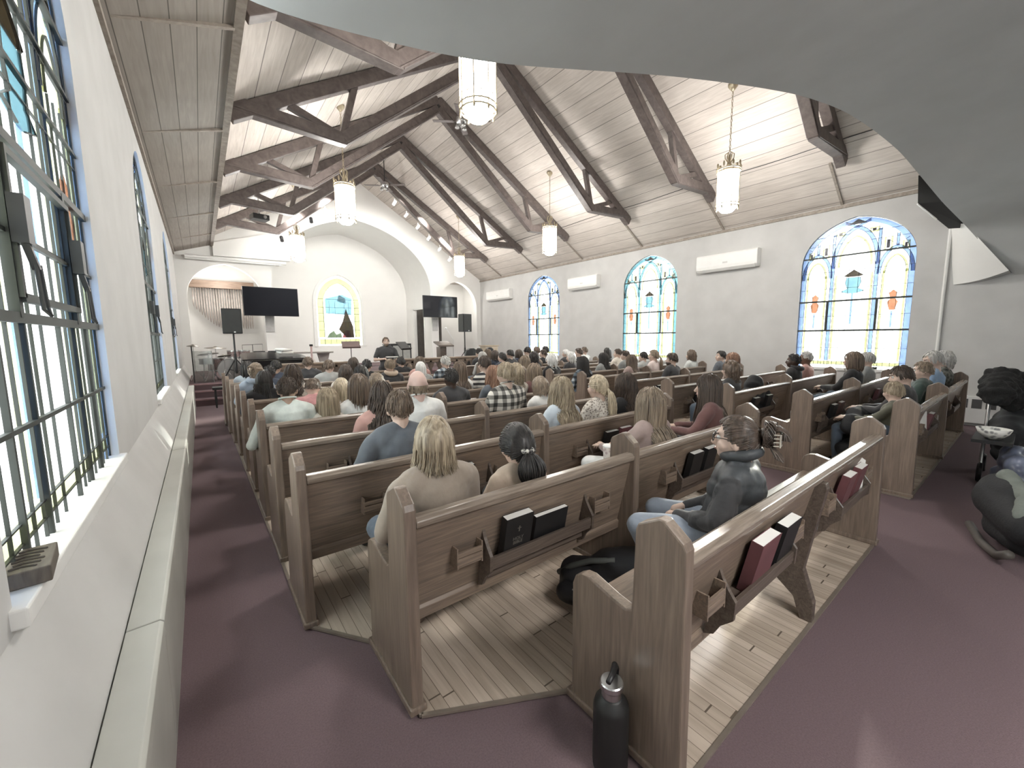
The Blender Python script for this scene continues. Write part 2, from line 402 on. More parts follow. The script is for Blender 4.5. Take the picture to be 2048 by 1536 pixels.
# roof
struct(MB().add([(TRX0, YB, TZ), (RX, YB, RZ), (RX, YF + .2, RZ), (TRX0, YF + .2, TZ), (TRX0, YB, TZ + .15), (RX, YB, RZ + .15), (RX, YF + .2, RZ + .15), (TRX0, YF + .2, TZ + .15)],
    [(0, 1, 2, 3), (4, 7, 6, 5), (0, 4, 5, 1), (3, 2, 6, 7), (0, 3, 7, 4)]).build('ceiling_left_slope', M_ROOF))
sl = (RZ - TZ) / (TRX1 - RX)
ex = XR + .3; ez = TZ - sl * (ex - TRX1)
struct(MB().add([(RX, YB, RZ), (ex, YB, ez), (ex, YF + .2, ez), (RX, YF + .2, RZ), (RX, YB, RZ + .15), (ex, YB, ez + .15), (ex, YF + .2, ez + .15), (RX, YF + .2, RZ + .15)],
    [(0, 1, 2, 3), (4, 7, 6, 5), (1, 5, 6, 2), (3, 2, 6, 7)]).build('ceiling_right_slope', M_ROOF))
struct(MB().add([(XL - .3, YB, 4.25), (TRX0, YB, 4.69), (TRX0, YF + .1, 4.69), (XL - .3, YF + .1, 4.25), (XL - .3, YB, 4.4), (TRX0, YB, 4.84), (TRX0, YF + .1, 4.84), (XL - .3, YF + .1, 4.4)],
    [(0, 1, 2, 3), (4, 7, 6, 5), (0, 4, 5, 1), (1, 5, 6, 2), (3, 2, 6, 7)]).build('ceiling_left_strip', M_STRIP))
M_BATT = wood('batten', (0.26, 0.22, 0.185), (0.40, 0.35, 0.30), (4, 4, 4), .6)
mb = MB(); mb.box((TRX0 - .05, YB, 4.64), (TRX0 + .03, YF, 5.0))
struct(mb.build('trim_6', M_BATT))
mb = MB()
for y in [5.05 + 2.42 * k - 4.84 for k in range(0, 7)]:
    mb.beam((XL, y - .02, 4.37), (TRX0 - .04, y - .02, 4.655), .045, .03)
    mb.beam((TRX1 + .02, y + .12, TZ - .03), (XR, y + .12, TZ - sl * (XR - TRX1) - .03), .045, .03)
mb.box((XL, YB, 4.28), (XL + .035, YF, 4.345)); mb.box((XR - .035, YB, 4.26), (XR, YF, 4.33))
struct(mb.build('trim_7', M_BATT))
struct(MB().box((RX - .06, YB, RZ - .08), (RX + .06, YF, RZ)).build('trim_8', M_ROOF))
# rear gallery underside: curved grey plaster
E0 = [(hit(440, -60, 1, 3.0))]
spec = [(480, 0, 2.85), (580, 33, 2.82), (700, 65, 2.78), (800, 90, 2.74), (900, 112, 2.68), (1000, 128, 2.58), (1120, 137, 2.44), (1250, 145, 2.28), (1350, 153, 2.14), (1450, 165, 2.0), (1530, 177, 1.88), (1600, 190, 1.76), (1660, 210, 1.63), (1700, 228, 1.56), (1750, 262, 1.45), (1800, 303, 1.34), (1835, 345, 1.22), (1885, 405, 1.08), (1930, 450, .92), (1975, 500, .66), (2010, 534, .45)]
edge = [hit(420, -40, 1, 2.95)] + [hit(x, y, 1, yy) for x, y, yy in spec]
edge.append(np.array([XR + .02, .34, 2.62])); edge.append(np.array([XR + .05, .3, 2.56]))
def resample(P, n):
    P = np.array(P); d = np.r_[0, np.cumsum(np.linalg.norm(np.diff(P, axis=0), axis=1))]; t = np.linspace(0, d[-1], n); Q = np.stack([np.interp(t, d, P[:, i]) for i in range(3)], 1)
    for _ in range(3): Q[1:-1] = .25 * Q[:-2] + .5 * Q[1:-1] + .25 * Q[2:]
    return Q
edge = resample(edge, 90); ne = len(edge); mb = MB(); rows = []
for j in range(13):
    u = (j / 12) ** 1.6
    for p in edge: rows.append((p[0], p[1] + (YB + .02 - p[1]) * u, p[2] + .10 * (1 - math.exp(-6 * u)) * (p[0] < XR - .4)))
fs = [(j * ne + i, j * ne + i + 1, (j + 1) * ne + i + 1, (j + 1) * ne + i) for j in range(12) for i in range(ne - 1)]
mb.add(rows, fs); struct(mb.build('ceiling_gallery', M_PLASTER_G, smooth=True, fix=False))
mb = MB(); top = [(p[0], p[1], p[2] + .3) for p in edge] + [(p[0], YB + .02, p[2] + .3) for p in edge]
mb.add(list(edge) + top, [(i, i + 1, ne + i + 1, ne + i) for i in range(ne - 1)] + [(ne + i, ne + i + 1, 2 * ne + i + 1, 2 * ne + i) for i in range(ne - 1)])
struct(mb.build('wall_gallery_front', M_PLASTER_W, fix=False))
# plaster haunch where the gallery meets the right wall
A = np.array((XR - .002, 1.17, 3.6)); D_ = np.array((XR - .002, 1.03, 2.52)); B = hit(1930, 447, 1, .93); C_ = hit(2018, 541, 0, XR - .25)
mb = MB(); N_ = 12; L = []; R_ = []
for i in range(N_ + 1):
    u = i / N_; L.append(A + (D_ - A) * u); e = B + (C_ - B) * u; R_.append(e)
rowsv = []
for i in range(N_ + 1):
    for j in range(7):
        w = j / 6; q = L[i] * (1 - w) + R_[i] * w
        if i == N_: q = q + np.array([0, 0, -.0 - .035 * math.sin(w * PI)])
        rowsv.append(q)
mb.add(rowsv, [(i * 7 + j, i * 7 + j + 1, (i + 1) * 7 + j + 1, (i + 1) * 7 + j) for i in range(N_) for j in range(6)])
struct(mb.build('trim_9', M_PLASTER_W, smooth=True, fix=False))
mb = MB(); low = rowsv[N_ * 7:]; m7 = len(low); wl_ = [np.array([XR - .001, q[1] - .02, q[2] - .02]) for q in low]
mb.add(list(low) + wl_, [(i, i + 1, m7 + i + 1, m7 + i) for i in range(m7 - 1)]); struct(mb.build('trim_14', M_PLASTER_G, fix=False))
struct(MB().tube([(XR - .03, 1.14, 0), (XR - .03, 1.14, 3.6)], .025, 8).build('trim_10', M_TRIMW))
# wood floor islands under the pews, thin metal edging
LEFTW = [(1.26, .65), (4.1, .65), (4.1, 10.2), (.3, 10.2), (.36, 2.42), (.63, 2.04), (.64, 1.5), (1.26, 1.18)]
RIGHTW = [(5.5, .65), (10.02, .65), (10.02, 10.2), (5.5, 10.2)]
for i, poly in enumerate((LEFTW, RIGHTW)):
    struct(MB().prism(poly, lambda u, v: (u, v, 0), (0, 0, .012)).build('floor_wood_%s' % ('left', 'right')[i], M_FLOORW))
mb = MB()
for poly in (LEFTW, RIGHTW):
    for i in range(len(poly)):
        a, b2 = poly[i], poly[(i + 1) % len(poly)]; mb.beam((*a, .012), (*b2, .012), .018, .012)
struct(mb.build('trim_11', plain('edging', (.36, .31, .26), .35, metal=.5)))
# stage: three carpeted steps and the platform
M_CARP2 = plain('stage_carpet', (.13, .085, .09), .95, var=.1, scale=90)
struct(MB().box((XL + .1, 12.55, 0), (XR - .05, 12.9, .17)).box((XL + .1, 12.9, 0), (XR - .05, 13.2, .34)).box((XL + .1, 13.2, 0), (XR - .05, 21, .5)).build('floor_stage', M_CARP2))
mb = MB()
for y, z in ((12.55, .17), (12.9, .34), (13.2, .5)): mb.box((XL + .1, y - .015, z - .03), (XR - .05, y + .03, z + .006))
struct(mb.build('trim_12', plain('nosing', (.32, .2, .21), .6)))
struct(MB().box((XR - .04, 1.2, 0), (XR, YF, .12)).build('baseboard_right', M_TRIMW))
struct(MB().tube([(9.5, y, TZ - sl * (9.5 - TRX1) - .02 - .015 * math.sin(y * 2.1)) for y in np.linspace(-1, YF, 60)], .008, 5).build('trim_13', M_DKMETAL))

# ------------------------------------------------------------------ stained glass windows
def glassmat(name, c, var=0.1):
    m, nt, p = _nt(name); nt.nodes.remove(p)
    t = nt.nodes.new('ShaderNodeBsdfTransparent'); tl = nt.nodes.new('ShaderNodeBsdfTranslucent'); g = nt.nodes.new('ShaderNodeBsdfGlossy'); g.inputs['Roughness'].default_value = .25
    n = _n(nt, 'ShaderNodeTexNoise'); n.inputs['Scale'].default_value = 9; n.inputs['Detail'].default_value = 4; nt.links.new(coords(nt), n.inputs['Vector'])
    col = ramp(nt, n.outputs[0], [(.3, sh(c, 1 - var)), (.7, c)])
    nt.links.new(col, t.inputs[0]); nt.links.new(col, tl.inputs[0])
    a = nt.nodes.new('ShaderNodeMixShader'); a.inputs[0].default_value = .18; nt.links.new(t.outputs[0], a.inputs[1]); nt.links.new(tl.outputs[0], a.inputs[2])
    b = nt.nodes.new('ShaderNodeMixShader'); b.inputs[0].default_value = .04; nt.links.new(a.outputs[0], b.inputs[1]); nt.links.new(g.outputs[0], b.inputs[2])
    nt.links.new(b.outputs[0], nt.nodes['Material Output'].inputs[0]); return m
G_CLEAR = glassmat('opal_glass', (.93, .94, .91)); G_BLUE = glassmat('blue_glass', (.34, .41, .54)); G_CYAN = glassmat('cyan_glass', (.31, .46, .50))
G_YEL = glassmat('amber_glass', (.50, .50, .35)); G_ORG = glassmat('orange_glass', (.46, .30, .22)); G_DARK = glassmat('dark_glass', (.06, .055, .07)); G_GRN = glassmat('green_glass', (.24, .27, .21))
G_BRN = glassmat('brown_glass', (.12, .10, .07)); G_RED = glassmat('red_glass', (.36, .19, .2)); G_LBL = glassmat('pale_blue_glass', (.30, .42, .46))
G_BLUE2 = glassmat('pale_blue_strip', (.42, .52, .68)); G_YEL2 = glassmat('pale_amber_strip', (.70, .70, .55))
M_LEAD = plain('lead_came', (.05, .055, .05), .6, metal=.3)
def ribbon(mb, pts, w, to3, nd, mi):
    """flat strip of width w following a 2D polyline"""
    P = [np.array(p, float) for p in pts]; L = []; R = []
    for i, p in enumerate(P):
        d = P[min(i + 1, len(P) - 1)] - P[max(i - 1, 0)]; d /= np.linalg.norm(d) + 1e-9; nrm = np.array([-d[1], d[0]]) * w / 2
        L.append(p + nrm); R.append(p - nrm)
    n = len(P); nd = np.array(nd, float); v = [np.array(to3(*q)) + nd for q in L + R] + [np.array(to3(*q)) - nd for q in L + R]
    f = []
    for i in range(n - 1):
        f += [(i, i + 1, n + i + 1, n + i), (2 * n + i, 3 * n + i, 3 * n + i + 1, 2 * n + i + 1), (i, 2 * n + i, 2 * n + i + 1, i + 1), (n + i, n + i + 1, 3 * n + i + 1, 3 * n + i)]
    f += [(0, n, 3 * n, 2 * n), (n - 1, 3 * n - 1, 4 * n - 1, 2 * n - 1)]
    mb.add(v, f, mi)
def half_at(z, half=W_HALF, zs=W_SPR, za=W_APX):
    if z <= zs: return half
    pts = [p for p in arch_pts(0, half, zs, za, 40) if p[0] >= 0]; pts.sort(key=lambda p: p[1])
    for i in range(len(pts) - 1):
        if pts[i][1] <= z <= pts[i + 1][1]:
            t = (z - pts[i][1]) / (pts[i + 1][1] - pts[i][1] + 1e-9); return pts[i][0] + t * (pts[i + 1][0] - pts[i][0])
    return 0
def stained_window(num, side, cy, tint, near=False):
    s = 1 if side < 0 else -1; X0 = (XL if side < 0 else XR) - s * .062
    root = empty('window_%d' % num, (X0, cy, 0)); struct(root)
    nd = (.004, 0, 0)
    T = lambda u, v: (0, u, v)
    F = lambda k: (lambda u, v: (s * k, u, v))
    mb = MB(); loop = [(-W_HALF, W_SILL)] + arch_pts(0, W_HALF, W_SPR, W_APX) + [(W_HALF, W_SILL)]
    mb.prism(loop, T, (-s * .006, 0, 0)); mb.build('pane', G_CLEAR, root)
    # coloured strips set just inside the pane
    cb = MB(); A = arch_pts(0, W_HALF - .05, W_SPR, W_APX - .06, 20)
    ribbon(cb, [(-W_HALF + .05, W_SILL)] + A + [(W_HALF - .05, W_SILL)], .085, F(.012), nd, 0)
    mid = arch_pts(0, .36, 3.05, 3.84, 12); ribbon(cb, mid, .07, F(.013), nd, 0)
    for k in (-1, 1):
        ribbon(cb, [(k * .36, W_SILL + .15), (k * .36, 3.1)], .06, F(.012), nd, 0)
        side_a = arch_pts(k * .64, .25, 2.85, 3.36, 10); ribbon(cb, side_a, .055, F(.013), nd, 0)
        ribbon(cb, [(k * .37, 3.1), (k * .37, min(3.75, 3.75))], .05, F(.012), nd, 0)
        ribbon(cb, [(0, 3.84), (k * .2, 3.95)], .05, F(.014), nd, 0)
        ribbon(cb, [(k * .64, 3.36), (k * .64, 3.6)], .04, F(.014), nd, 0)
        for uu in (.29, .47, .8): ribbon(cb, [(k * uu, 1.1), (k * uu, 2.9)], .035, F(.012), nd, 1)
        ribbon(cb, arch_pts(k * .64, .17, 2.85, 3.2, 8), .03, F(.012), nd, 1)
        cb.prism([(k * .60, 2.12), (k * .68, 2.12), (k * .72, 2.28), (k * .68, 2.34), (k * .70, 2.46), (k * .64, 2.52), (k * .58, 2.46), (k * .60, 2.34), (k * .56, 2.28)], F(.01), (s * .01, 0, 0), 2)
        ribbon(cb, [(k * .64, 1.78), (k * .64, 2.1)], .03, F(.012), nd, 0)
        for (u, v, w, h) in ((.5, 3.42, .05, .16), (.27, 3.74, .06, .05), (.76, 3.36, .04, .09)): 
            cb.prism([(k * u - w / 2, v - h / 2), (k * u + w / 2, v - h / 2), (k * u + w / 2, v + h / 2), (k * u - w / 2, v + h / 2)], F(.014), (s * .01, 0, 0), 3)
            ribbon(cb, [(k * u - w, v - h * .8), (k * u + w, v - h * .8), (k * u + w, v + h * .8), (k * u - w, v + h * .8), (k * u - w, v - h * .8)], .035, F(.011), nd, 1)
    cb.prism([(-.16, 3.9), (.16, 3.9), (0, 4.0)], F(.014), (s * .01, 0, 0), 3)
    ribbon(cb, arch_pts(0, .27, 3.05, 3.66, 10), .04, F(.012), nd, 1)
    cb.prism([(-.16, 2.86), (-.1, 2.9), (0, 2.98), (.1, 2.9), (.16, 2.86), (.1, 2.84), (-.1, 2.84)], F(.014), (s * .01, 0, 0), 4)
    cb.prism([(-.11, 2.83), (.11, 2.83), (.13, 2.72), (.09, 2.6), (.2, 2.54), (.05, 2.5), (-.05, 2.5), (-.2, 2.54), (-.09, 2.6), (-.13, 2.72)], F(.01), (s * .01, 0, 0), 5)
    ribbon(cb, [(0, 1.86), (0, 2.5)], .035, F(.012), nd, 0)
    ribbon(cb, [(-W_HALF + .1, 1.03), (W_HALF - .1, 1.03)], .07, F(.012), nd, 1)
    cb.build('coloured_glass', [G_BLUE if tint == 'blue' else G_CYAN, G_YEL, G_ORG, G_DARK, G_BRN, G_LBL] if side > 0 else [G_BLUE2, G_YEL2, G_ORG, G_BRN, G_BRN, G_LBL], root, fix=False)
    # leading
    lb = MB(); lw = .007 if not near else .0075; nd2 = (.005, 0, 0)
    def line(pts, w=lw): ribbon(lb, pts, w, F(.02), nd2, 0)
    for off in (0.005, .095): line([(-W_HALF + off, W_SILL)] + arch_pts(0, W_HALF - off, W_SPR, W_APX - off * 1.2, 20) + [(W_HALF - off, W_SILL)])
    for h_, za in ((.395, 3.87), (.325, 3.80), (.23, 3.6)): line(arch_pts(0, h_, 3.05, za, 12))
    for k in (-1, 1):
        for h_, za in ((.275, 3.385), (.22, 3.33), (.15, 3.18)): line(arch_pts(k * .64, h_, 2.85, za, 10))
        for uu in (.39, .33): line([(k * uu, W_SILL), (k * uu, 3.1)])
        line([(k * .39, 3.1), (k * .39, half_at(3.1) * 0 + 3.76)]); line([(k * .345, 3.1), (k * .345, 3.8)])
        line([(0, 3.87), (k * .22, 3.98)]); line([(k * .1, 3.8), (k * .4, 3.98 if False else 3.72)])
        line([(k * .5, 3.5), (k * .64, 3.38), (k * .8, 3.5)]); line([(k * .62, 3.38), (k * .62, 3.62)]); line([(k * .66, 3.38), (k * .66, 3.6)])
        for uu in ((.08, .17, .25, .31, .45, .5, .58, .69, .77, .83) if not near else (.12, .25, .5, .6, .72)):
            line([(k * uu, W_SILL), (k * uu, 2.85 + (.3 if uu < .3 else 0.0))], lw * .75)
        line([(k * .05, 2.5), (k * .2, 2.54), (k * .09, 2.6), (k * .13, 2.72), (k * .11, 2.83), (k * .16, 2.86), (0, 2.98)], lw)
    for z in (1.0, 1.065, 1.36, 2.04, 2.62, 2.98, 3.55, 3.72):
        h_ = half_at(z); line([(-h_, z), (h_, z)], lw * (.9 if z > 1.1 else .8))
    lb.build('leading', M_LEAD, root, fix=False)
    fb = MB(); bw = .03
    ribbon(fb, [(-W_HALF, 3.30), (W_HALF * .99, 3.30)], bw, F(.03), (.012, 0, 0), 0)
    ribbon(fb, [(-W_HALF, 2.36), (W_HALF, 2.36)], bw * 1.2, F(.03), (.012, 0, 0), 0)
    ribbon(fb, [(-W_HALF, 1.73), (W_HALF, 1.73)], bw * 1.2, F(.03), (.012, 0, 0), 0)
    for k in (-1, 1): ribbon(fb, [(k * .41, 1.73), (k * .41, 2.36)], bw * 1.2, F(.03), (.014, 0, 0), 0)
    if near:
        for z in (1.36, 2.02, 2.7, 3.0, 3.6): ribbon(fb, [(-half_at(z), z), (half_at(z), z)], .016, F(.028), (.008, 0, 0), 0)
        for u in (-.62, -.36, .1, .36, .62): ribbon(fb, [(u, W_SILL), (u, 1.72)], .016, F(.026), (.008, 0, 0), 0)
        ribbon(fb, [(-.41, 1.8), (.41, 1.8), (.41, 2.29), (-.41, 2.29), (-.41, 1.8)], .03, F(.045), (.012, 0, 0), 0)
    fb.build('frame', M_LEAD, root, fix=False)
    if side < 0:
        for u in (-.41, .41):
            h = MB(); h.box((s * .05 if s > 0 else -.09, u - .035, 1.98), (.09 if s > 0 else -.05, u + .035, 2.14)); h.beam((.07, u, 2.0), (.085, u + .03, 1.9), .02, .02, up=(1, 0, .1))
            h.tube([(.085, u + .02, 1.94), (.09, u + .02, 1.76), (.1, u + .05, 1.74), (.09, u + .075, 1.77), (.085, u + .07, 1.92)], .006, 6)
            h.build('latch', M_DKMETAL, root)
    return root
num = 1
for i, cy in enumerate(WIN_Y):
    stained_window(num, 1, cy, 'blue' if i in (0, 2, 3) else 'cyan'); num += 1
    stained_window(num, -1, WIN_L[i], 'blue' if i in (0, 3) else 'cyan', near=(i == 0)); num += 1
# altar window: abstract coloured pieces in an amber border
root = struct(empty('window_%d' % num, (0, 19.38, 0)))
F = lambda k: (lambda u, v: (u, -k, v))
MB().prism([(4.12, 1.33)] + arch_pts(5.07, .95, 3.2, 4.42, 12) + [(6.02, 1.33)], F(0), (0, .006, 0)).build('pane', G_CLEAR, root)
cb = MB(); nd = (0, .004, 0)
ribbon(cb, [(4.3, 1.7)] + arch_pts(5.07, .77, 3.15, 4.2, 12) + [(5.84, 1.7)], .24, F(.012), nd, 0)
cb.prism([(4.2, 1.4), (5.94, 1.4), (5.94, 1.62), (4.2, 1.62)], F(.012), (0, .006, 0), 0)
cb.prism([(4.5, 2.75), (5.6, 2.7), (5.65, 3.45), (5.2, 3.6), (4.5, 3.4)], F(.01), (0, .005, 0), 1)
cb.prism([(5.0, 3.3), (5.4, 3.2), (5.35, 3.45), (5.1, 3.6)], F(.016), (0, .005, 0), 5)
cb.prism([(5.02, 2.05), (5.2, 2.4), (5.3, 2.75), (5.36, 2.98), (5.5, 2.6), (5.65, 2.2), (5.68, 1.68), (5.35, 1.68)], F(.016), (0, .005, 0), 2)
cb.prism([(5.15, 1.68), (5.55, 1.68), (5.5, 2.0), (5.25, 1.95)], F(.021), (0, .005, 0), 3)
cb.prism([(5.38, 2.0), (5.5, 2.1), (5.46, 2.6), (5.39, 2.75)], F(.021), (0, .005, 0), 0)
cb.prism([(4.5, 1.68), (5.15, 1.68), (5.1, 1.9), (4.9, 1.82), (4.8, 2.0), (4.6, 1.86)], F(.016), (0, .005, 0), 4)
cb.build('coloured_glass', [G_YEL, G_LBL, G_BRN, G_RED, G_GRN, G_CYAN], root, fix=False)
lb = MB()
for off in (.02, .3): ribbon(lb, [(4.12 + off, 1.35)] + arch_pts(5.07, .95 - off, 3.2, 4.42 - off * 1.1, 12) + [(6.02 - off, 1.35)], .012, F(.025), nd, 0)
for z in (1.4, 1.65, 2.02, 2.4, 2.75, 3.02, 3.38): ribbon(lb, [(4.2, z), (5.94, z)], .012, F(.025), nd, 0)
for u in (4.4, 4.66, 4.9, 5.3, 5.48, 5.76): ribbon(lb, [(u, 1.36), (u, 3.3)], .009, F(.025), nd, 0)
for k in (-1, 1): ribbon(lb, [(5.07 + k * (.24 + .15 * math.cos(a)), 3.72 + .15 * math.sin(a)) for a in np.linspace(0, 2 * PI, 14)], .014, F(.026), nd, 0)
lb.build('leading', M_LEAD, root, fix=False)
ob = MB(); ribbon(ob, [(4.02, 1.3)] + arch_pts(5.07, 1.03, 3.2, 4.52, 14) + [(6.12, 1.3)], .12, lambda u, v: (u, -.1, v), (0, .03, 0), 0)
struct(ob.build('window_frame', M_TRIMW, root, fix=False)); root.children[-1]
add_light('window_daylight', 'AREA', (5.07, 19.9, 2.9), (0, -1, 0), 120, (.95, .98, 1), 2.6, 3.6)
add_light('side_room_light', 'POINT', (.75, 17.3, 3.5), (0, 0, -1), 24, (1, .96, .9), radius=.15)
add_light('side_room_light', 'POINT', (9.7, 17.3, 3.4), (0, 0, -1), 22, (1, .96, .9), radius=.15)
# ------------------------------------------------------------------ scissor trusses
def ordinal(k): return ['first', 'second', 'third', 'fourth', 'fifth', 'sixth'][k]
def roofz(x): return RZ - sl * abs(x - RX)
BW = .15
def make_truss(y, label):
    t = empty('roof_truss', (RX, y, TZ), 0, label, 'roof truss', 'scissor trusses along the nave')
    fx = TRX1 - RX; kx = 3.06; kz = 4.93 - TZ
    for s in (-1, 1):
        mb = MB(); mb.beam((0, 0, RZ - TZ - .14), (s * (fx - .03), 0, roofz(RX + fx - .03) - TZ - .13), BW + .002 * s, .2); mb.build('top_chord', M_BEAM, t, bevel=.008)
        mb = MB(); mb.beam((s * (fx - .02), 0, .06), (s * kx, 0, kz + .0), BW + .012, .19); mb.beam((s * kx, 0, kz), (0, 0, 2.42), BW + .012 + .003 * s, .19)
        mb.box((min(s * (kx - .05), s * (kx + .05)), -BW / 2, kz - .09), (max(s * (kx - .05), s * (kx + .05)), BW / 2, kz + .06))
        mb.build('bottom_chord', M_BEAM, t, bevel=.008)
        mb = MB(); mb.beam((s * kx, 0, kz + .06), (s * 2.82, 0, roofz(RX + 2.82) - TZ - .2), .1, .1, up=(0, 1, 0)); mb.build('web_post', M_BEAM, t, bevel=.004)
        mb = MB(); mb.beam((s * 3.16, 0, kz + .06), (s * 3.86, 0, roofz(RX + 3.86) - TZ - .2), .1, .1, up=(0, 1, 0)); mb.build('web_strut', M_BEAM, t, bevel=.004)
        MB().tube([(s * fx * .98, -BW / 2 - .015, .0), (s * kx, -BW / 2 - .015, kz - .085), (0, -BW / 2 - .015, 2.33)], .009, 6).build('conduit', M_BEAM, t)
    return t
TY = [5.0, 7.36, 9.77, 12.17, 14.5]
make_truss(2.55, 'dark scissor roof truss nearest the grey gallery plaster, seen only at far right')
for y, l in zip(TY, ['dark scissor truss cut by the gallery edge at upper left, its kink pale lit', 'dark scissor truss crossing just behind the nearest bright lantern',
                     'dark scissor truss passing behind the middle left lantern, third from the chancel', 'dark scissor truss second from the white chancel wall', 'dark scissor truss closest to the white chancel wall, carrying the track lights']):
    make_truss(y, l)

# ------------------------------------------------------------------ hanging lanterns
G_LAMP = emit('lantern_glass', (1, .97, .92), 14)
def make_lantern(x, y, label, bowl=False):
    t = empty('pendant_lantern', (x, y, 4.0), 0, label, 'lantern', 'gothic glass lanterns hanging from the roof')
    R_ = .19; H = .62
    mb = MB(); mb.lathe([(R_ * .96, .03), (R_, .06), (R_, H), (R_ * .9, H + .02)], n=8); mb.build('glass_shade', G_LAMP, t)
    MB().lathe([(.02, -.10), (.1, -.08), (.145, -.03), (.15, .03)], n=16).build('glass_bowl', G_LAMP, t, smooth=True)
    mb = MB()
    for k in range(8):
        a = 2 * PI * k / 8; c, s_ = math.cos(a) * R_ * 1.02, math.sin(a) * R_ * 1.02
        mb.tube([(c, s_, -.01), (c, s_, H + .05)], .008, 5); mb.ball((c, s_, H + .11), (.018, .018, .05), 6, 5); mb.ball((c, s_, -.02), (.014, .014, .03), 6, 4)
        a2 = a + PI / 8; c2, s2 = math.cos(a2) * R_ * .98, math.sin(a2) * R_ * .98
        mb.tube([(c2, s2, .06), (c2, s2, .17)], .005, 4); mb.tube([(c2 - .03 * math.sin(a2), s2 + .03 * math.cos(a2), .13), (c2 + .03 * math.sin(a2), s2 - .03 * math.cos(a2), .13)], .005, 4)
        mb.ball((c2 * 1.02, s2 * 1.02, H + .07), (.022, .022, .03), 6, 4)
    for z, r in ((.0, 1.0), (.05, 1.03), (H, 1.04), (H + .04, 1.03)):
        pts = [(math.cos(2 * PI * k / 16) * R_ * r, math.sin(2 * PI * k / 16) * R_ * r, z) for k in range(17)]; mb.tube(pts, .011, 5)
    mb.lathe([(R_ * .98, H), (.05, H + .09), (.02, H + .25), (.02, H + .3)], n=8)
    for k in range(6):
        a = 2 * PI * k / 6; c, s_ = math.cos(a), math.sin(a)
        mb.tube([(c * .02, s_ * .02, H + .16), (c * .07, s_ * .07, H + .24), (c * .075, s_ * .075, H + .31), (c * .03, s_ * .03, H + .34)], .008, 4)
    mb.build('metal_frame', M_GOLD, t)
    top = roofz(x) - 4.0; zc = H + .3; mb = MB(); k = 0
    while zc < top - .05:
        pts = []
        for j in range(9):
            a = 2 * PI * j / 8; u, v = math.cos(a) * .014, math.sin(a) * .034
            pts.append((u, 0, zc + .034 + v) if k % 2 else (0, u, zc + .034 + v))
        mb.tube(pts, .0045, 4); zc += .055; k += 1
    mb.build('chain', M_GOLD, t)
    MB().lathe([(.015, top - .1), (.05, top - .06), (.085, top - .01), (.085, top + .02)], n=14).build('ceiling_canopy', M_GOLD, t, smooth=True)
    add_light('lantern_lamp', 'POINT', (x, y, 4.35), (0, 0, -1), 175, (1, .965, .92), radius=.3)
for x, y, l in ((2.5, 3.8, 'glowing gothic lantern nearest the camera, its top cut by the grey gallery edge'), (2.5, 8.65, 'glowing gothic lantern hanging over the left pews in front of the chancel arch'),
                (2.5, 13.6, 'small glowing lantern beside the left television, farthest on the left side'), (7.93, 3.74, 'glowing gothic lantern on a long chain before the large right window'),
                (7.93, 8.55, 'glowing gothic lantern on the right side between the first and second windows'), (7.93, 13.5, 'small glowing lantern above the right loudspeaker, farthest on the right side')):
    make_lantern(x, y, l)
# ceiling fans
def make_fan(y, label):
    top = RZ - .08; t = empty('ceiling_fan', (5.3, y, top - .95), .4, label, 'ceiling fan', 'ceiling fans under the ridge')
    MB().tube([(0, 0, .12), (0, 0, .9)], .014, 8).build('down_rod', M_DKMETAL, t)
    MB().lathe([(.02, .84), (.07, .9), (.075, .95)], n=12).build('ceiling_canopy', M_METAL, t)
    MB().lathe([(.05, .14), (.12, .11), (.14, .04), (.12, -.02), (.06, -.05), (.04, -.09)], n=18).build('motor', M_METAL, t, smooth=True)
    for k in range(4):
        a = 2 * PI * k / 4 + .5
        mb = MB(); c, s_ = math.cos(a), math.sin(a)
        mb.beam((c * .12, s_ * .12, .03), (c * .24, s_ * .24, .03), .04, .01); mb.beam((c * .2, s_ * .2, .035), (c * .68, s_ * .68, .05), .14, .012, up=(-.12 * s_, .12 * c, 1)); mb.build('blade', M_BEAM, t, bevel=.004)
    for k in range(3):
        a = 2 * PI * k / 3; mb = MB(); c, s_ = math.cos(a) * .11, math.sin(a) * .11
        mb.lathe([(.02, -.03), (.05, -.10), (.055, -.12)], o=(c, s_, 0), n=10); mb.build('light_cup', M_METAL, t, smooth=True)
make_fan(13.8, 'ceiling fan with dark blades under the ridge, nearer the chancel wall')
make_fan(8.77, 'ceiling fan behind the nearest lantern, closer to the camera')
# track lights on the last truss
for s in (-1, 1):
    for k in range(6):
        x = RX + s * (.75 + k * .44); z = 4.93 + (2.42 + TZ - 4.93) * (1 - abs(x - RX) / 3.06) - .14
        t = empty('track_light', (x, 14.62, z), 0, 'small spot head on last truss, %s arm, %s below the ridge' % ('left' if s < 0 else 'right', ordinal(k)), 'spotlight', 'track spotlights on the last truss')
        dk = (s < 0 and k % 2 == 1)
        MB().tube([(0, 0, 0), (0, .0, -.1)], .012, 6).build('stem', M_WHITEP, t)
        mb = MB(); mb.lathe([(.03, -.08), (.05, -.06), (.05, .08), (.055, .1)], n=12, axis=1); o = mb.build('lamp_head', M_BLACK if dk else M_WHITEP, t, smooth=True); o.location = (0, 0, -.13); o.rotation_euler = (-.6, 0, .3 * s)
        l = MB().lathe([(.046, .085), (.046, .099)], n=12, axis=1).build('lens', emit('spot_lens', (1, .97, .92), 6), o)

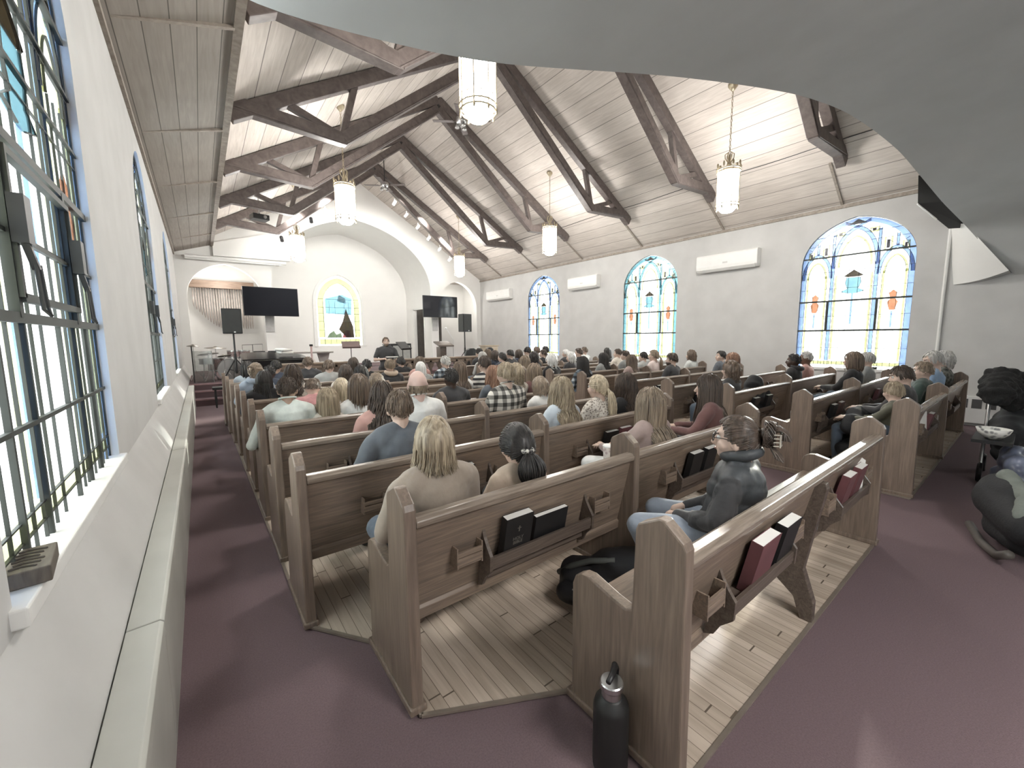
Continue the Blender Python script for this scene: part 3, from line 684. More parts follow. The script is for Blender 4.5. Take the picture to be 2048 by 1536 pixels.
# ------------------------------------------------------------------ pews
P0 = .65; PD = .87
END_T = .055
ENDP = [(-.01, 0), (.525, 0), (.53, .03), (.515, .05), (.515, .56), (.50, .60), (.465, .622), (.42, .628), (.30, .598), (.235, .588), (.212, .60), (.207, .64), (.20, .93), (.19, .955), (.11, 1.0), (.085, 1.0), (.012, .945), (0, .92), (-.005, .5)]
def pew_end(name, x, parent, mat=None):
    mb = MB(); mb.prism(ENDP, lambda u, v: (x - END_T / 2, u, v), (END_T, 0, 0))
    mb.box((x - END_T / 2 - .012, -.02, 0), (x + END_T / 2 + .012, .54, .035))
    return mb.build(name, mat or M_PEWV, parent, bevel=.007)
def make_pew(x0, x1, y0, label, div=(), bracket=(), holders=True, lod=0):
    t = empty('church_pew', (x0, y0, .012 if y0 > 0 else 0), 0, label, 'pew', 'long oak pews with bookracks')
    W_ = x1 - x0
    pew_end('end_panel', END_T / 2, t); pew_end('end_panel', W_ - END_T / 2, t)
    for d in div: pew_end('divider', d - x0, t)
    a, b = END_T + .001, W_ - END_T - .001
    mb = MB(); mb.prism([(.135, .36), (.16, .36), (.058, .84), (.028, .84)], lambda u, v: (a, u, v), (b - a, 0, 0)); mb.build('backrest', M_PEW, t)
    mb = MB(); mb.prism([(.12, .33), (.16, .33), (.162, .385), (.13, .40), (.115, .385)], lambda u, v: (a, u, v), (b - a, 0, 0)); mb.build('bottom_rail', M_PEW, t, bevel=.004)
    mb = MB(); mb.prism([(.005, .835), (.02, .825), (.075, .825), (.085, .84), (.08, .865), (.06, .878), (.02, .878), (.002, .86)], lambda u, v: (a, u, v), (b - a, 0, 0)); mb.build('top_rail', wood('pew_rail', (.19, .15, .12), (.36, .30, .245), (1.4, 26, 26), .25), t, bevel=.005)
    mb = MB(); mb.prism([(.14, .425), (.5, .445), (.505, .465), (.495, .475), (.14, .455)], lambda u, v: (a, u, v), (b - a, 0, 0)); mb.build('seat', M_PEW, t, bevel=.004)
    for br in bracket:
        mb = MB(); x = br - x0
        mb.prism([(0, 0), (.06, 0), (.1, .12), (.2, .2), (.32, .19), (.40, .1), (.44, 0), (.5, 0), (.49, .42), (.15, .42), (.045, .83), (-.012, .83), (-.02, .8), (.03, .5), (.06, .3), (.0, .12)], lambda u, v: (x - .025, u, v), (.05, 0, 0)); mb.build('support', M_PEWD, t, bevel=.004)
    # book racks and cup-card holders per bay
    edges = [x0] + sorted(list(div) + list(bracket)) + [x1]
    back = lambda z: .028 + (.84 - z) * (.107 / .48)
    for e0, e1 in zip(edges[:-1], edges[1:]):
        c = (e0 + e1) / 2 - x0; w = min(.78, (e1 - e0) * .46)
        r0, r1 = c - w / 2, c + w / 2
        mb = MB(); yb = back(.55)
        mb.box((r0, yb - .085, .50), (r1, yb + .03, .515)); mb.box((r0, yb - .09, .515), (r1, yb - .072, .565)); mb.box((r0 + .02, yb - .03, .43), (r1 - .02, yb + .0, .50))
        mb.build('book_rack', M_PEWD, t, bevel=.002)
        for xx in (r0, r1):
            mb = MB(); mb.prism([(yb + .02, .38), (yb - .02, .40), (yb - .045, .45), (yb - .095, .5), (yb - .1, .58), (yb - .07, .62), (yb - .045, .66), (yb - .03, .70), (back(.7) + .005, .70)], lambda u, v: (xx - .009, u, v), (.018, 0, 0)); mb.build('rack_bracket', M_PEWD, t, bevel=.002)
        if holders:
            for xx in (r0 - .17, r1 + .05):
                mb = MB(); y1 = back(.6)
                mb.box((xx, y1 - .055, .565), (xx + .135, y1 + .0, .578)); mb.box((xx, y1 - .06, .578), (xx + .135, y1 - .048, .612)); mb.box((xx, y1 - .06, .618), (xx + .135, y1 - .048, .64))
                mb.box((xx - .004, y1 - .06, .56), (xx + .004, y1 + .01, .665)); mb.box((xx + .131, y1 - .06, .56), (xx + .139, y1 + .01, .665)); mb.build('card_holder', M_PEW, t, bevel=.0015)
        if lod == 0:
            MB().ball(((r0 + r1) / 2, back(.42) - .004, .42), .011, 8, 6).build('screw_cap', M_METAL, t)
    return t
ordw = ['rearmost', 'second', 'third', 'fourth', 'fifth', 'sixth', 'seventh', 'eighth', 'ninth', 'tenth', 'front']
def rowy(k): return P0 + PD * k + (.01 if k else 0)
LX0 = [1.25, .635, .38, .38, .38, .38, .37, .36, .34, .32, .30]
for k in range(0, 11):
    rowname = 'rearmost row' if k == 0 else ('front row' if k == 10 else '%s row counted from the rear' % ordw[k])
    make_pew(LX0[k] - END_T / 2 + .0, 4.1, rowy(k), 'long oak pew on the left side of the aisle, %s' % rowname, div=() if k == 0 else (2.2,), bracket=(2.66,) if k == 0 else (), lod=0 if k < 3 else 1, holders=k < 8)
    make_pew(5.53, 10.0, rowy(k), 'long oak pew on the right side of the aisle, %s' % rowname, div=(7.6,), lod=0 if k < 2 else 1, holders=k < 5)

# books standing in the racks
def make_book(x, k, w, h, th, cover, label, tilt=0.12, cat='book', title=None, z=.52, group='hymnals and bibles in the pew racks'):
    y0 = rowy(k) + .028 + (.84 - .56) * (.107 / .48)
    t = empty('hymnal' if cat == 'book' else 'bible', (x, y0 - .014, z + .012), 0, label, cat, group)
    t.rotation_euler = (tilt * 1.7, 0, 0)
    mb = MB(); c = .003
    mb.box((-w / 2, -th, 0), (w / 2, -th + c, h)); mb.box((-w / 2, -c, 0), (w / 2, 0, h)); mb.box((-w / 2, -th, 0), (-w / 2 + c, 0, h)); mb.build('cover', plain(*cover), t, bevel=.0015)
    MB().box((-w / 2 + c, -th + c, .003), (w / 2 - .004, -c, h - .002)).build('page_block', M_PAPER, t)
    if title:
        cu = bpy.data.curves.new('title', 'FONT'); cu.body = title; cu.size = .026; cu.align_x = 'CENTER'; cu.extrude = .0004; cu.space_line = .9
        o = bpy.data.objects.new('title', cu); COL.objects.link(o)
        me = bpy.data.meshes.new_from_object(o); bpy.data.objects.remove(o); o = bpy.data.objects.new('title', me); COL.objects.link(o)
        me.materials.append(plain('faded_gilt', (.16, .15, .13), .4)); o.parent = t; o.location = (0, -th - .0006, h * .42); o.rotation_euler = (PI / 2, 0, 0)
        MB().box((-.003, -th - .0012, h * .62), (.003, -th, h * .76)).box((-.012, -th - .0012, h * .70), (.012, -th, h * .715)).build('cross_emblem', plain('faded_gilt', (.16, .15, .13), .4), t)
    return t
BK = ('black_cover', (.014, .014, .015), .5); RD = ('maroon_cover', (.15, .06, .066), .55); BN = ('brown_cover', (.10, .06, .05), .6)
books = [
 (1.215, 1, .175, .235, .045, BK, 'thick black bible with faded cover lettering in the near left pew rack', 'bible', 'HOLY\nBIBLE'),
 (1.46, 1, .24, .175, .03, BK, 'low black book with white page edge lying beside the lettered bible', 'book', None),
 (1.905, 0, .20, .25, .05, RD, 'maroon hymnal leaning in the first rack of the rearmost pew', 'book', None),
 (2.17, 0, .19, .25, .05, BK, 'black bible in the rearmost pew rack, right of the first maroon hymnal', 'book', None),
 (3.2, 0, .17, .25, .045, RD, 'maroon hymnal in the rearmost pew, left one of the pair by the loose paper', 'book', None),
 (3.46, 0, .17, .25, .045, RD, 'maroon hymnal in the rearmost pew next to the loose white paper', 'book', None),
 (2.98, 1, .16, .235, .045, BK, 'black hymnal behind the bespectacled woman, left of two', 'book', None),
 (3.2, 1, .16, .235, .045, BK, 'black hymnal behind the bespectacled woman, right of two', 'book', None),
 (1.40, 2, .19, .23, .045, BK, 'black hymnal in the rack between the blond man and the ponytail woman', 'book', None),
 (3.05, 2, .18, .23, .04, BK, 'black hymnal below the blond ponytail woman, left of a maroon one', 'book', None),
 (3.26, 2, .17, .24, .04, RD, 'maroon hymnal beside the patterned paper cup', 'book', None),
 (1.17, 3, .20, .23, .045, BK, 'black hymnal with white page edge behind the man in the white shirt', 'book', None),
 (1.39, 3, .20, .23, .045, RD, 'maroon hymnal beside the black one behind the long-haired woman in pink', 'book', None),
 (3.02, 4, .18, .23, .04, BK, 'black hymnal in the fifth row rack under the plaid shirt man', 'book', None),
 (3.1, 5, .18, .23, .04, RD, 'maroon hymnal in the sixth left row, near the aisle', 'book', None),
 (3.3, 3, .18, .23, .04, BK, 'black hymnal in the fourth left row below the dark-haired woman', 'book', None),
 (6.45, 1, .18, .23, .045, BK, 'black hymnal in the right pew just past the aisle, second row from the rear', 'book', None),
 (6.75, 1, .18, .23, .045, BN, 'brown hymnal in the right pew rack behind the black coat', 'book', None),
 (6.4, 0, .18, .25, .045, RD, 'maroon hymnal with papers behind the young child', 'book', None),
 (8.8, 1, .18, .23, .045, RD, 'maroon hymnal in the right pew behind the woman with bobbed hair', 'book', None),
 (6.3, 2, .18, .23, .045, BK, 'black hymnal in the third right row, left of two', 'book', None),
 (6.75, 2, .18, .23, .045, BK, 'black hymnal in the third right row, right of two', 'book', None),
 (6.35, 3, .18, .23, .045, BK, 'black hymnal in the fourth right row, left of a maroon one', 'book', None),
 (6.7, 3, .18, .23, .045, RD, 'maroon hymnal in the fourth right row', 'book', None),
 (6.6, 4, .18, .23, .045, BK, 'black hymnal in the fifth right row near the aisle', 'book', None),
]
for (x, k, w, h, th, cov, lab, cat, ti) in books: make_book(x, k, w, h, th, cov, lab, cat=cat, title=ti)
# loose papers in racks
def paper(x, k, label, rz=.3):
    mb = MB(); y = rowy(k) + .04
    mb.add([(-.07, 0, 0), (.07, -.015, .01), (.085, -.03, .24), (.0, -.01, .26), (-.06, .01, .23)], [(0, 1, 2, 3, 4)])
    mb.add([(-.07, -.003, 0), (.07, -.018, .01), (.085, -.033, .24), (.0, -.013, .26), (-.06, .007, .23)], [(4, 3, 2, 1, 0)])
    o = mb.build('folded_bulletin', M_PAPER); o.location = (x, y, .545); o.rotation_euler = (-.1, rz, 0); tag(o, label, 'paper', 'loose bulletins')
paper(3.56, 0, 'crumpled white bulletin sticking out beside the maroon hymnals of the rearmost pew')
paper(6.25, 0, 'white bulletin folded over the rack behind the young child', -.3)
# ------------------------------------------------------------------ heater, AC units, speakers, screens
def heater(y0, y1, label):
    t = empty('baseboard_heater', (XL, y0, 0), 0, label, 'heater', 'baseboard heater covers on the left wall')
    L = y1 - y0 - .008; xa, xb = -.312 - XL, -.20 - XL
    M_H = plain('heater_enamel', (.47, .47, .43), .45, var=.06, scale=3)
    MB().prism([(xa, .50), (xa + .003, .55), (xb - .01, .555), (xb + .002, .545), (xb + .004, .50)], lambda u, v: (u, 0, v), (0, L, 0)).build('top_cover', M_H, t, bevel=.003)
    MB().prism([(xb - .012, .0), (xb - .002, .0), (xb + .001, .5), (xb - .012, .5)], lambda u, v: (u, 0, v), (0, L, 0)).build('front_panel', M_H, t, bevel=.002)
heater(-1.5, 2.02, 'pale enamel heater cover section closest to the camera, before the seam')
heater(2.02, 5.2, 'pale enamel heater cover section just past the seam below the nearest window')
heater(5.2, 12.4, 'long pale enamel heater cover running along the left aisle to the stage steps')
def ac(y0, y1, label):
    t = empty('wall_air_conditioner', (XR, (y0 + y1) / 2, 3.3), 0, label, 'air conditioner', 'white split air conditioners on the right wall')
    w = (y1 - y0) / 2
    MB().prism([(0, 0), (-.13, 0), (-.2, .06), (-.21, .12), (-.21, .38), (-.18, .42), (0, .42)], lambda u, v: (u, -w, v), (0, 2 * w, 0)).build('casing', M_WHITEP, t, bevel=.012)
    MB().prism([(-.135, -.012), (-.205, .05), (-.2, .065), (-.125, .0)], lambda u, v: (u, -w * .92, v), (0, 1.84 * w, 0)).build('air_flap', M_WHITEP, t)
    MB().box((-.195, -w * .9, .066), (-.188, w * .9, .082)).build('outlet_slot', plain('slot_grey', (.2, .2, .2), .6), t)
    MB().box((-.215, -.06, .16), (-.209, .06, .2)).build('badge', plain('badge_grey', (.6, .6, .58), .3), t)
ac(4.26, 5.76, 'long white air conditioner beside the large right window')
ac(9.2, 10.55, 'white air conditioner between the two farther right windows')
ac(14.05, 15.8, 'small white air conditioner nearest the chancel corner')
def tv(x0, x1, z0, z1, y, label, rz=0, tilt=0.0):
    w, h = x1 - x0, z1 - z0
    t = empty('television', ((x0 + x1) / 2, y, (z0 + z1) / 2), rz, label, 'television', 'wall televisions either side of the chancel'); t.rotation_euler = (tilt, 0, rz)
    MB().box((-w / 2, -.03, -h / 2), (w / 2, .03, h / 2)).build('bezel', M_BLACK, t, bevel=.006)
    MB().box((-w / 2 + .015, -.034, -h / 2 + .015), (w / 2 - .015, -.0305, h / 2 - .015)).build('screen', plain('screen_glass' if x0 > 5 else 'screen_matte', (.012, .013, .017), .08 if x0 > 5 else .6, var=0), t)
    MB().box((-.2, .03, -.15), (.2, .09, .15)).tube([(0, .08, 0), (0, .446, 0)], .03, 8).build('wall_arm', M_DKMETAL, t)
tv(1.22, 2.86, 2.43, 3.39, 16.15, 'large dark television left of the chancel arch above the pipes')
tv(7.62, 9.28, 2.52, 3.44, 16.1, 'dark television right of the chancel arch over the doorway, with a window reflected', rz=.0, tilt=.0)
_mats['screen_matte'].node_tree.nodes['Principled BSDF'].inputs['Specular IOR Level'].default_value = .08
M_GRILLE = plain('speaker_grille', (.03, .03, .028), .7, bmp=.3, bscale=220)
def speaker(x, y, z, label, rz):
    t = empty('loudspeaker', (x, y, z), rz, label, 'loudspeaker', 'black loudspeakers on poles')
    MB().prism([(-.23, -.17), (.23, -.17), (.17, .17), (-.17, .17)], lambda u, v: (u, v, 0), (0, 0, .68)).build('cabinet', M_BLACK, t, bevel=.015)
    MB().box((-.205, -.182, .03), (.205, -.171, .65)).build('grille', M_GRILLE, t, bevel=.004)
    MB().box((.03, -.188, .03), (.07, -.182, .06)).build('badge', M_WHITEP, t)
    p = empty('speaker_stand', (x, y, .5), rz, label.replace('loudspeaker', 'pole stand under the loudspeaker'), 'speaker stand', 'tripod stands under the loudspeakers')
    MB().tube([(0, 0, .25), (0, 0, z - .5)], .022, 8).build('pole', M_DKMETAL, p)
    MB().tube([(0, 0, .2), (0, 0, .75)], .032, 8).build('collar', M_BLACK, p)
    for k in range(3):
        a = k * 2 * PI / 3 + .4; MB().tube([(0, 0, .62), (math.cos(a) * .42, math.sin(a) * .42, .015)], .014, 6).tube([(0, 0, .25), (math.cos(a) * .22, math.sin(a) * .22, .32)], .009, 5).build('leg', M_DKMETAL, p)
speaker(.745, 13.6, 1.80, 'black loudspeaker on a pole in front of the hanging pipes', -.12)
speaker(8.15, 13.6, 1.86, 'black loudspeaker on a pole by the right side arch', .25)
# projector screen case, rolled up
t = empty('projector_screen_case', (1.2, YF - .2, 4.24), 0, 'long white rolled projector screen case above the left side arch', 'projector screen')
MB().tube([(-1.38, 0, 0), (1.4, .0, .03)], .055, 10).build('housing', M_WHITEP, t, smooth=False); MB().tube([(-1.38, -.02, -.07), (1.25, -.02, -.04)], .018, 6).build('bottom_bar', M_WHITEP, t)
MB().box((-1.3, 0, -.05), (-1.2, .2, .06)).box((1.1, 0, -.05), (1.2, .2, .06)).build('wall_bracket', M_WHITEP, t)
# projector hung from the roof on the left
t = empty('projector', (1.55, 13.3, 4.95), .2, 'black projector hanging from the left roof slope between the last trusses', 'projector')
MB().box((-.2, -.16, -.07), (.2, .16, .07)).build('body', M_BLACK, t, bevel=.015); MB().lathe([(.04, -.2), (.05, -.15)], o=(.08, 0, 0), n=12, axis=1).build('lens', M_METAL, t)
MB().tube([(0, 0, .06), (0, 0, roofz(1.55) - 4.95)], .02, 8).build('mount_pole', M_METAL, t)
# hanging speaker box under the gallery edge, near right wall
A0 = (9.3, 1.72, 3.98)
t = empty('ceiling_equipment_box', (XR - .02, 1.62, 4.08), 0, 'black metal box hanging high by the right wall next to the gallery edge', 'equipment box')
p1 = hit(1833, 405, 0, XR - .05) - np.array([XR - .02, 1.62, 4.08]); 
MB().add([p + np.array([0, 0, 0]) for p in [hit(1836, 345, 1, 1.5), hit(1835, 408, 1, 1.5), hit(1898, 458, 1, 1.16), hit(1898, 430, 1, 1.16), hit(1837, 340, 1, 1.3), hit(1872, 402, 1, 1.3), hit(1932, 448, 1, 1.0), hit(1931, 436, 1, 1.0)]],
   [(0, 1, 2, 3), (4, 7, 6, 5), (0, 4, 5, 1), (1, 5, 6, 2), (2, 6, 7, 3), (0, 3, 7, 4)])
mb = MB(); Q = np.array([hit(1836, 350, 1, 1.42), hit(1835, 408, 1, 1.42), hit(1897, 458, 1, 1.13), hit(1897, 425, 1, 1.13), hit(1836, 350, 1, 1.42) + (.25, -.22, 0), hit(1835, 408, 1, 1.42) + (.22, -.24, .02), hit(1897, 458, 1, 1.13) + (.2, -.24, .0), hit(1897, 425, 1, 1.13) + (.2, -.24, .05)]) - np.array([XR - .02, 1.62, 4.08])
mb.add(Q, [(0, 1, 2, 3), (4, 7, 6, 5), (0, 4, 5, 1), (1, 5, 6, 2), (2, 6, 7, 3), (0, 3, 7, 4)]); mb.build('housing', M_BLACK, t, bevel=.01)
MB().tube([Q[1], Q[1] * .4 + Q[2] * .6], .012, 5).build('edge_trim', M_WHITEP, t)
# radiator grille on the right wall near the rear
t = empty('wall_radiator', (XR, .35, .06), 0, 'low white radiator cabinet with dark louvres on the rear right wall', 'radiator')
MB().box((-.12, -.55, 0), (0, .5, .48)).build('cabinet', M_WHITEP, t, bevel=.01)
for k in range(6): MB().box((-.126, -.5 + k * .165, .27), (-.119, -.38 + k * .165, .43)).build('louvre', plain('louvre_grey', (.1, .1, .1), .7), t)
# block on the near left sill, small blocks on right sills
t = empty('wooden_block', (XL - .008, 1.84, W_SILL + .004), .12, 'carved grey-brown wooden block lying on the nearest left window sill', 'block')
MB().box((-.05, -.1, 0), (.05, .1, .05)).build('body', wood('grey_wood', (.10, .085, .07), (.2, .17, .14), (14, 3, 3), .7), t, bevel=.004)
mb = MB()
for k in range(6): mb.tube([(-.035 + .006 * (k % 2), -.07 + .026 * k, .052), (-.01, -.062 + .026 * k, .052), (.02 + .006 * (k % 3), -.075 + .026 * k, .052)], .0035, 4)
mb.build('carving', plain('carved_line', (.06, .05, .045), .8), t)
for y, l in ((2.1, 'small dark block on the sill of the large right window'), (7.35, 'small dark block on the sill of the middle right window'), (12.0, 'small dark block on the sill of the farthest right window')):
    o = MB().box((XR - .02, y - .14, W_SILL + .004), (XR + .03, y + .14, W_SILL + .05)).build('sill_block', M_DKMETAL, bevel=.004); tag(o, l, 'block', 'dark blocks on the right sills')

# ------------------------------------------------------------------ chancel and stage objects
t = empty('pipe_organ_chimes', (.78, 18.35, 2.2), 0, 'row of hanging organ pipes under a brown wooden header in the left side arch', 'organ pipes')
MB().box((-.95, -.12, 1.28), (.98, .12, 1.55)).build('header_board', wood('header_wood', (.22, .15, .11), (.34, .25, .19), (1, 8, 8), .5), t, bevel=.01)
for k in range(24):
    x = -.86 + k * .075; b_ = 1.24 - (.62 + .78 * math.sin(min(1, k / 12) * PI / 2) * (1 if k < 14 else 1))
    MB().tube([(x, 0, 1.28), (x, 0, b_ + .12), (x, 0, b_)], [.024, .024, .008], 10).build('pipe', plain('pipe_metal', (.42, .37, .34), .4, metal=.3), t, smooth=True)
t = empty('ceiling_light', (.75, 17.6, 4.33), 0, 'round white ceiling light inside the left side arch', 'ceiling light')
MB().lathe([(.22, .02), (.2, -.06), (.1, -.1), (.02, -.11)], n=18).build('glass_bowl', emit('side_lamp', (1, .97, .92), 9), t, smooth=True)
# altar rail
def rail(x0, x1, y, label):
    t = empty('altar_rail', (x0, y, 0), 0, label, 'altar rail', 'carved altar rail'); L = x1 - x0
    MB().box((0, -.07, .99), (L, .07, 1.04)).build('handrail', wood('rail_top', (.28, .22, .17), (.42, .34, .27), (2, 20, 20), .3), t, bevel=.01)
    MB().box((0, -.04, .0), (L, .04, .12)).box((0, -.03, .9), (L, .03, .99)).build('stringer', M_PEW, t)
    n = max(2, int(L / .30)); 
    for i in range(n + 1):
        x = i * L / n; mb = MB(); mb.box((max(0, x - .035), -.03, .1), (min(L, x + .035), .03, .95)); 
        if i < n:
            c = x + L / n / 2; w = L / n / 2 - .03
            mb.prism([(c - w, .92), (c - w, .70), (c - w * .55, .78), (c - w * .45, .85), (c - w * .2, .86), (c, .91), (c, .95), (c - w, .95)], lambda u, v: (u, -.02, v), (0, .04, 0))
            mb.prism([(c + w, .92), (c + w, .70), (c + w * .55, .78), (c + w * .45, .85), (c + w * .2, .86), (c, .91), (c, .95), (c + w, .95)], lambda u, v: (u, -.02, v), (0, .04, 0))
            mb.box((c - w, -.02, .12), (c + w, .02, .5))
        mb.build('baluster', M_PEWD, t)
rail(1.5, 3.15, 11.35, 'carved wooden altar rail left of the standing speaker')
rail(4.35, 8.6, 11.35, 'longer carved wooden altar rail right of the standing speaker')
# drum shield and kit
G_ACR = glassmat('acrylic', (.86, .87, .86))
SZ = .5
t = empty('drum_shield', (.0, 13.55, SZ), 0, 'clear acrylic drum shield panel with dark hinge posts at the stage left edge', 'drum shield')
MB().beam((-.2, .12, .42), (.22, -.05, .42), .008, .84).build('panel', G_ACR, t); MB().tube([(-.2, .12, 0), (-.2, .12, .98)], .014, 6).build('post', M_DKMETAL, t); MB().tube([(.22, -.05, 0), (.22, -.05, .85)], .008, 6).build('post', M_METAL, t)
M_CYM = plain('cymbal', (.24, .22, .19), .35, metal=.7)
def cymbal(x, y, z, r, tilt, label):
    t = empty('cymbal', (x, y, SZ), 0, label, 'cymbal', 'cymbals of the drum kit')
    o = MB().lathe([(r, 0), (r * .9, .008), (.05, .03), (.03, .05), (.005, .055)], n=24).build('disc', M_CYM, t, smooth=True); o.location = (0, 0, z - SZ); o.rotation_euler = (tilt, tilt * .6, 0)
    MB().tube([(0, 0, z - SZ), (0, 0, .25)], .01, 6).build('stand', M_METAL, t)
    for k in range(3): MB().tube([(0, 0, .3), (math.cos(k * 2.1) * .22, math.sin(k * 2.1) * .22, .01)], .008, 5).build('leg', M_METAL, t)
cymbal(.33, 14.4, 1.40, .27, .05, 'flat cymbal highest of the kit, left of the loudspeaker pole')
cymbal(.15, 14.1, 1.24, .25, -.15, 'tilted cymbal behind the acrylic shield')
cymbal(-.17, 14.5, 1.46, .15, .1, 'small pale cymbal at the far left wall')
cymbal(.5, 13.9, 1.18, .17, -.2, 'small tilted cymbal over the kit beside the tom drums')
def drum(name, x, y, z, r, h, body, label, ax='z', cat='drum', grp='drums of the kit'):
    t = empty(name, (x, y, z), 0, label, cat, grp)
    o = MB().lathe([(r * .98, 0), (r, .02), (r, h - .02), (r * .98, h)], n=22).build('shell', body, t, smooth=False)
    o2 = MB().lathe([(r * 1.03, -.01), (r * 1.03, .025)], n=22).build('hoop', M_METAL, t); o4 = MB().lathe([(r * 1.03, h - .025), (r * 1.03, h + .01)], n=22).build('hoop', M_METAL, t)
    o3 = MB().lathe([(r * .97, h + .002), (r * .97, h + .006)], n=22).build('drum_head', plain('drum_skin', (.75, .72, .66), .6), t)
    if ax == 'y':
        for q in (o, o2, o3, o4): q.rotation_euler = (PI / 2, 0, 0)
    else:
        mb = MB()
        for k in range(3): mb.tube([(math.cos(k * 2.1) * r * .8, math.sin(k * 2.1) * r * .8, .02), (math.cos(k * 2.1) * r * 1.2, math.sin(k * 2.1) * r * 1.2, SZ - z + .01)], .009, 5)
        if z > SZ + .1: mb.build('legs', M_METAL, t)
SPK = plain('sparkle_shell', (.30, .22, .21), .35, metal=.2, scale=60, var=.5)
drum('bass_drum', .62, 14.35, SZ + .29, .29, .42, M_BLACK, 'large black bass drum lying on its side behind the front pew end', 'y')
drum('floor_tom', .32, 14.55, SZ + .25, .2, .36, SPK, 'sparkling brown floor tom on legs behind the shield')
drum('rack_tom', .74, 14.3, SZ + .62, .15, .2, SPK, 'sparkling rack tom over the bass drum, left of the pole')
drum('rack_tom', 1.0, 14.35, SZ + .6, .16, .22, SPK, 'sparkling rack tom over the bass drum, right of the pole')
drum('snare_drum', .1, 14.0, SZ + .48, .17, .14, M_METAL, 'silver snare drum low behind the shield')
CON = plain('conga_shell', (.62, .53, .30), .45, var=.2)
def conga(x, y, label):
    t = empty('conga', (x, y, SZ), 0, label, 'conga drum', 'pair of pale yellow congas')
    MB().lathe([(.10, 0), (.13, .15), (.165, .4), (.16, .62), (.14, .76)], n=22).build('shell', CON, t, smooth=True)
    MB().lathe([(.15, .74), (.15, .79)], n=22).build('rim', M_DKMETAL, t)
    for k in range(5): a = k * 1.256 + .2; MB().beam((math.cos(a) * .165, math.sin(a) * .165, .6), (math.cos(a) * .15, math.sin(a) * .15, .76), .018, .012).build('lug', M_METAL, t)
conga(1.38, 14.2, 'pale yellow conga, left of the pair behind the grand piano'); conga(1.75, 14.2, 'pale yellow conga, right of the pair behind the grand piano')
# grand piano, lid closed
t = empty('grand_piano', (1.5, 12.0, 0), 0, 'black grand piano with papers stacked on its lid in front of the stage', 'piano')
body = [(-.72, -.45), (.62, -.45), (.66, -.2), (.62, .1), (.45, .3), (.2, .42), (0, .62), (-.3, .72), (-.62, .62), (-.72, .3)]
MB().prism(body, lambda u, v: (u, v, .62), (0, 0, .32)).build('case', plain('piano_lacquer', (.01, .01, .011), .15), t, bevel=.01)
MB().prism([(u * 1.03, v * 1.03) for u, v in body], lambda u, v: (u, v, .945 + .10 * (v + .45)), (0, 0, .025)).build('lid', plain('piano_lacquer', (.01, .01, .011), .15), t, bevel=.005)
MB().box((-.6, -.56, .62), (.6, -.45, .74)).build('keybed', M_BLACK, t); MB().box((-.55, -.55, .741), (.55, -.46, .755)).build('keys', M_WHITEP, t)
for x, y in ((-.55, -.35), (.5, -.35), (-.2, .45)): MB().tube([(x, y, 0), (x, y, .15), (x, y, .62)], [.03, .035, .06], 8).build('leg', M_BLACK, t)
for k in range(4):
    o = MB().box((-.16, -.12, 0), (.16, .12, .035)).build('paper_stack', M_PAPER if k % 2 else plain('grey_folder', (.3, .29, .28), .7), bevel=.003); o.location = (1.75 - .02 * k, 11.95 + .02 * k, 1.255 + .036 * k); o.rotation_euler = (.1, 0, .3 * k); 
    tag(o, 'flat sheet-music folder on the piano lid, %s in the stack' % ['lowest', 'second', 'third', 'topmost'][k], 'folder', 'folders on the piano')
# communion table with guitar bag like vase
bpy.data.objects['grand_piano'].scale = (1, 1, 1.2)
t = empty('communion_table', (2.55, 13.75, SZ), 0, 'long pale wooden table on the stage behind the left altar rail', 'table')
MB().box((-.75, -.25, .70), (.75, .25, .75)).build('tabletop', wood('grey_table', (.33, .30, .28), (.46, .43, .4), (2, 14, 14), .5), t, bevel=.006)
for s in (-1, 1): MB().prism([(-.1, 0), (.1, 0), (.16, .35), (.3, .7), (-.3, .7), (-.16, .35)], lambda u, v: (s * .5 + u * .6, -.05, v), (0, .1, 0)).build('leg', plain('grey_leg', (.36, .33, .31), .6), t)
t = empty('ukulele', (2.62, 13.3, SZ + .14), 0, 'pale stringed instrument standing upright with a long pink neck in front of the grey table', 'instrument')
MB().prism([(0, 0), (.12, .03), (.15, .12), (.09, .22), (.12, .32), (.06, .4), (-.06, .4), (-.12, .32), (-.09, .22), (-.15, .12), (-.12, .03)], lambda u, v: (u, -.03, v), (0, .06, 0)).build('body', plain('uke_pale', (.78, .72, .68), .4), t, bevel=.01)
MB().beam((0, -.035, .38), (0, -.035, .78), .05, .02, up=(0, 1, 0)).build('neck', plain('uke_neck', (.62, .45, .43), .5), t); MB().box((-.045, -.05, .78), (.045, -.02, .84)).build('headstock', M_BLACK, t)
MB().lathe([(.04, -.002), (.04, .002)], o=(0, -.033, .26), n=14, axis=1).build('sound_hole', M_BLACK, t)
MB().tube([(-.1, 0, -.14), (0, -.06, .1), (.1, 0, -.14)], .01, 5).build('stand', M_DKMETAL, t)
def mstand(x, y, z0, zt, w, rz, label, col):
    t = empty('music_stand', (x, y, z0), rz, label, 'music stand', 'music stands at the front')
    o = MB().box((-w / 2, -.01, -.13), (w / 2, .01, .13)).box((-w / 2, -.05, -.13), (w / 2, -.01, -.12)).build('desk', col, t); o.location = (0, 0, zt - z0); o.rotation_euler = (-.75, 0, 0)
    MB().tube([(0, .03, .02), (0, .03, zt - z0)], .011, 6).build('pole', M_DKMETAL, t)
    for k in range(3): MB().tube([(0, .03, .18), (math.cos(k * 2.1) * .22, .03 + math.sin(k * 2.1) * .22, .008)], .009, 5).build('leg', M_DKMETAL, t)
mstand(3.5, 12.3, 0, 1.46, .5, -.1, 'brown music stand in front of the altar window', plain('stand_brown', (.20, .15, .14), .5))
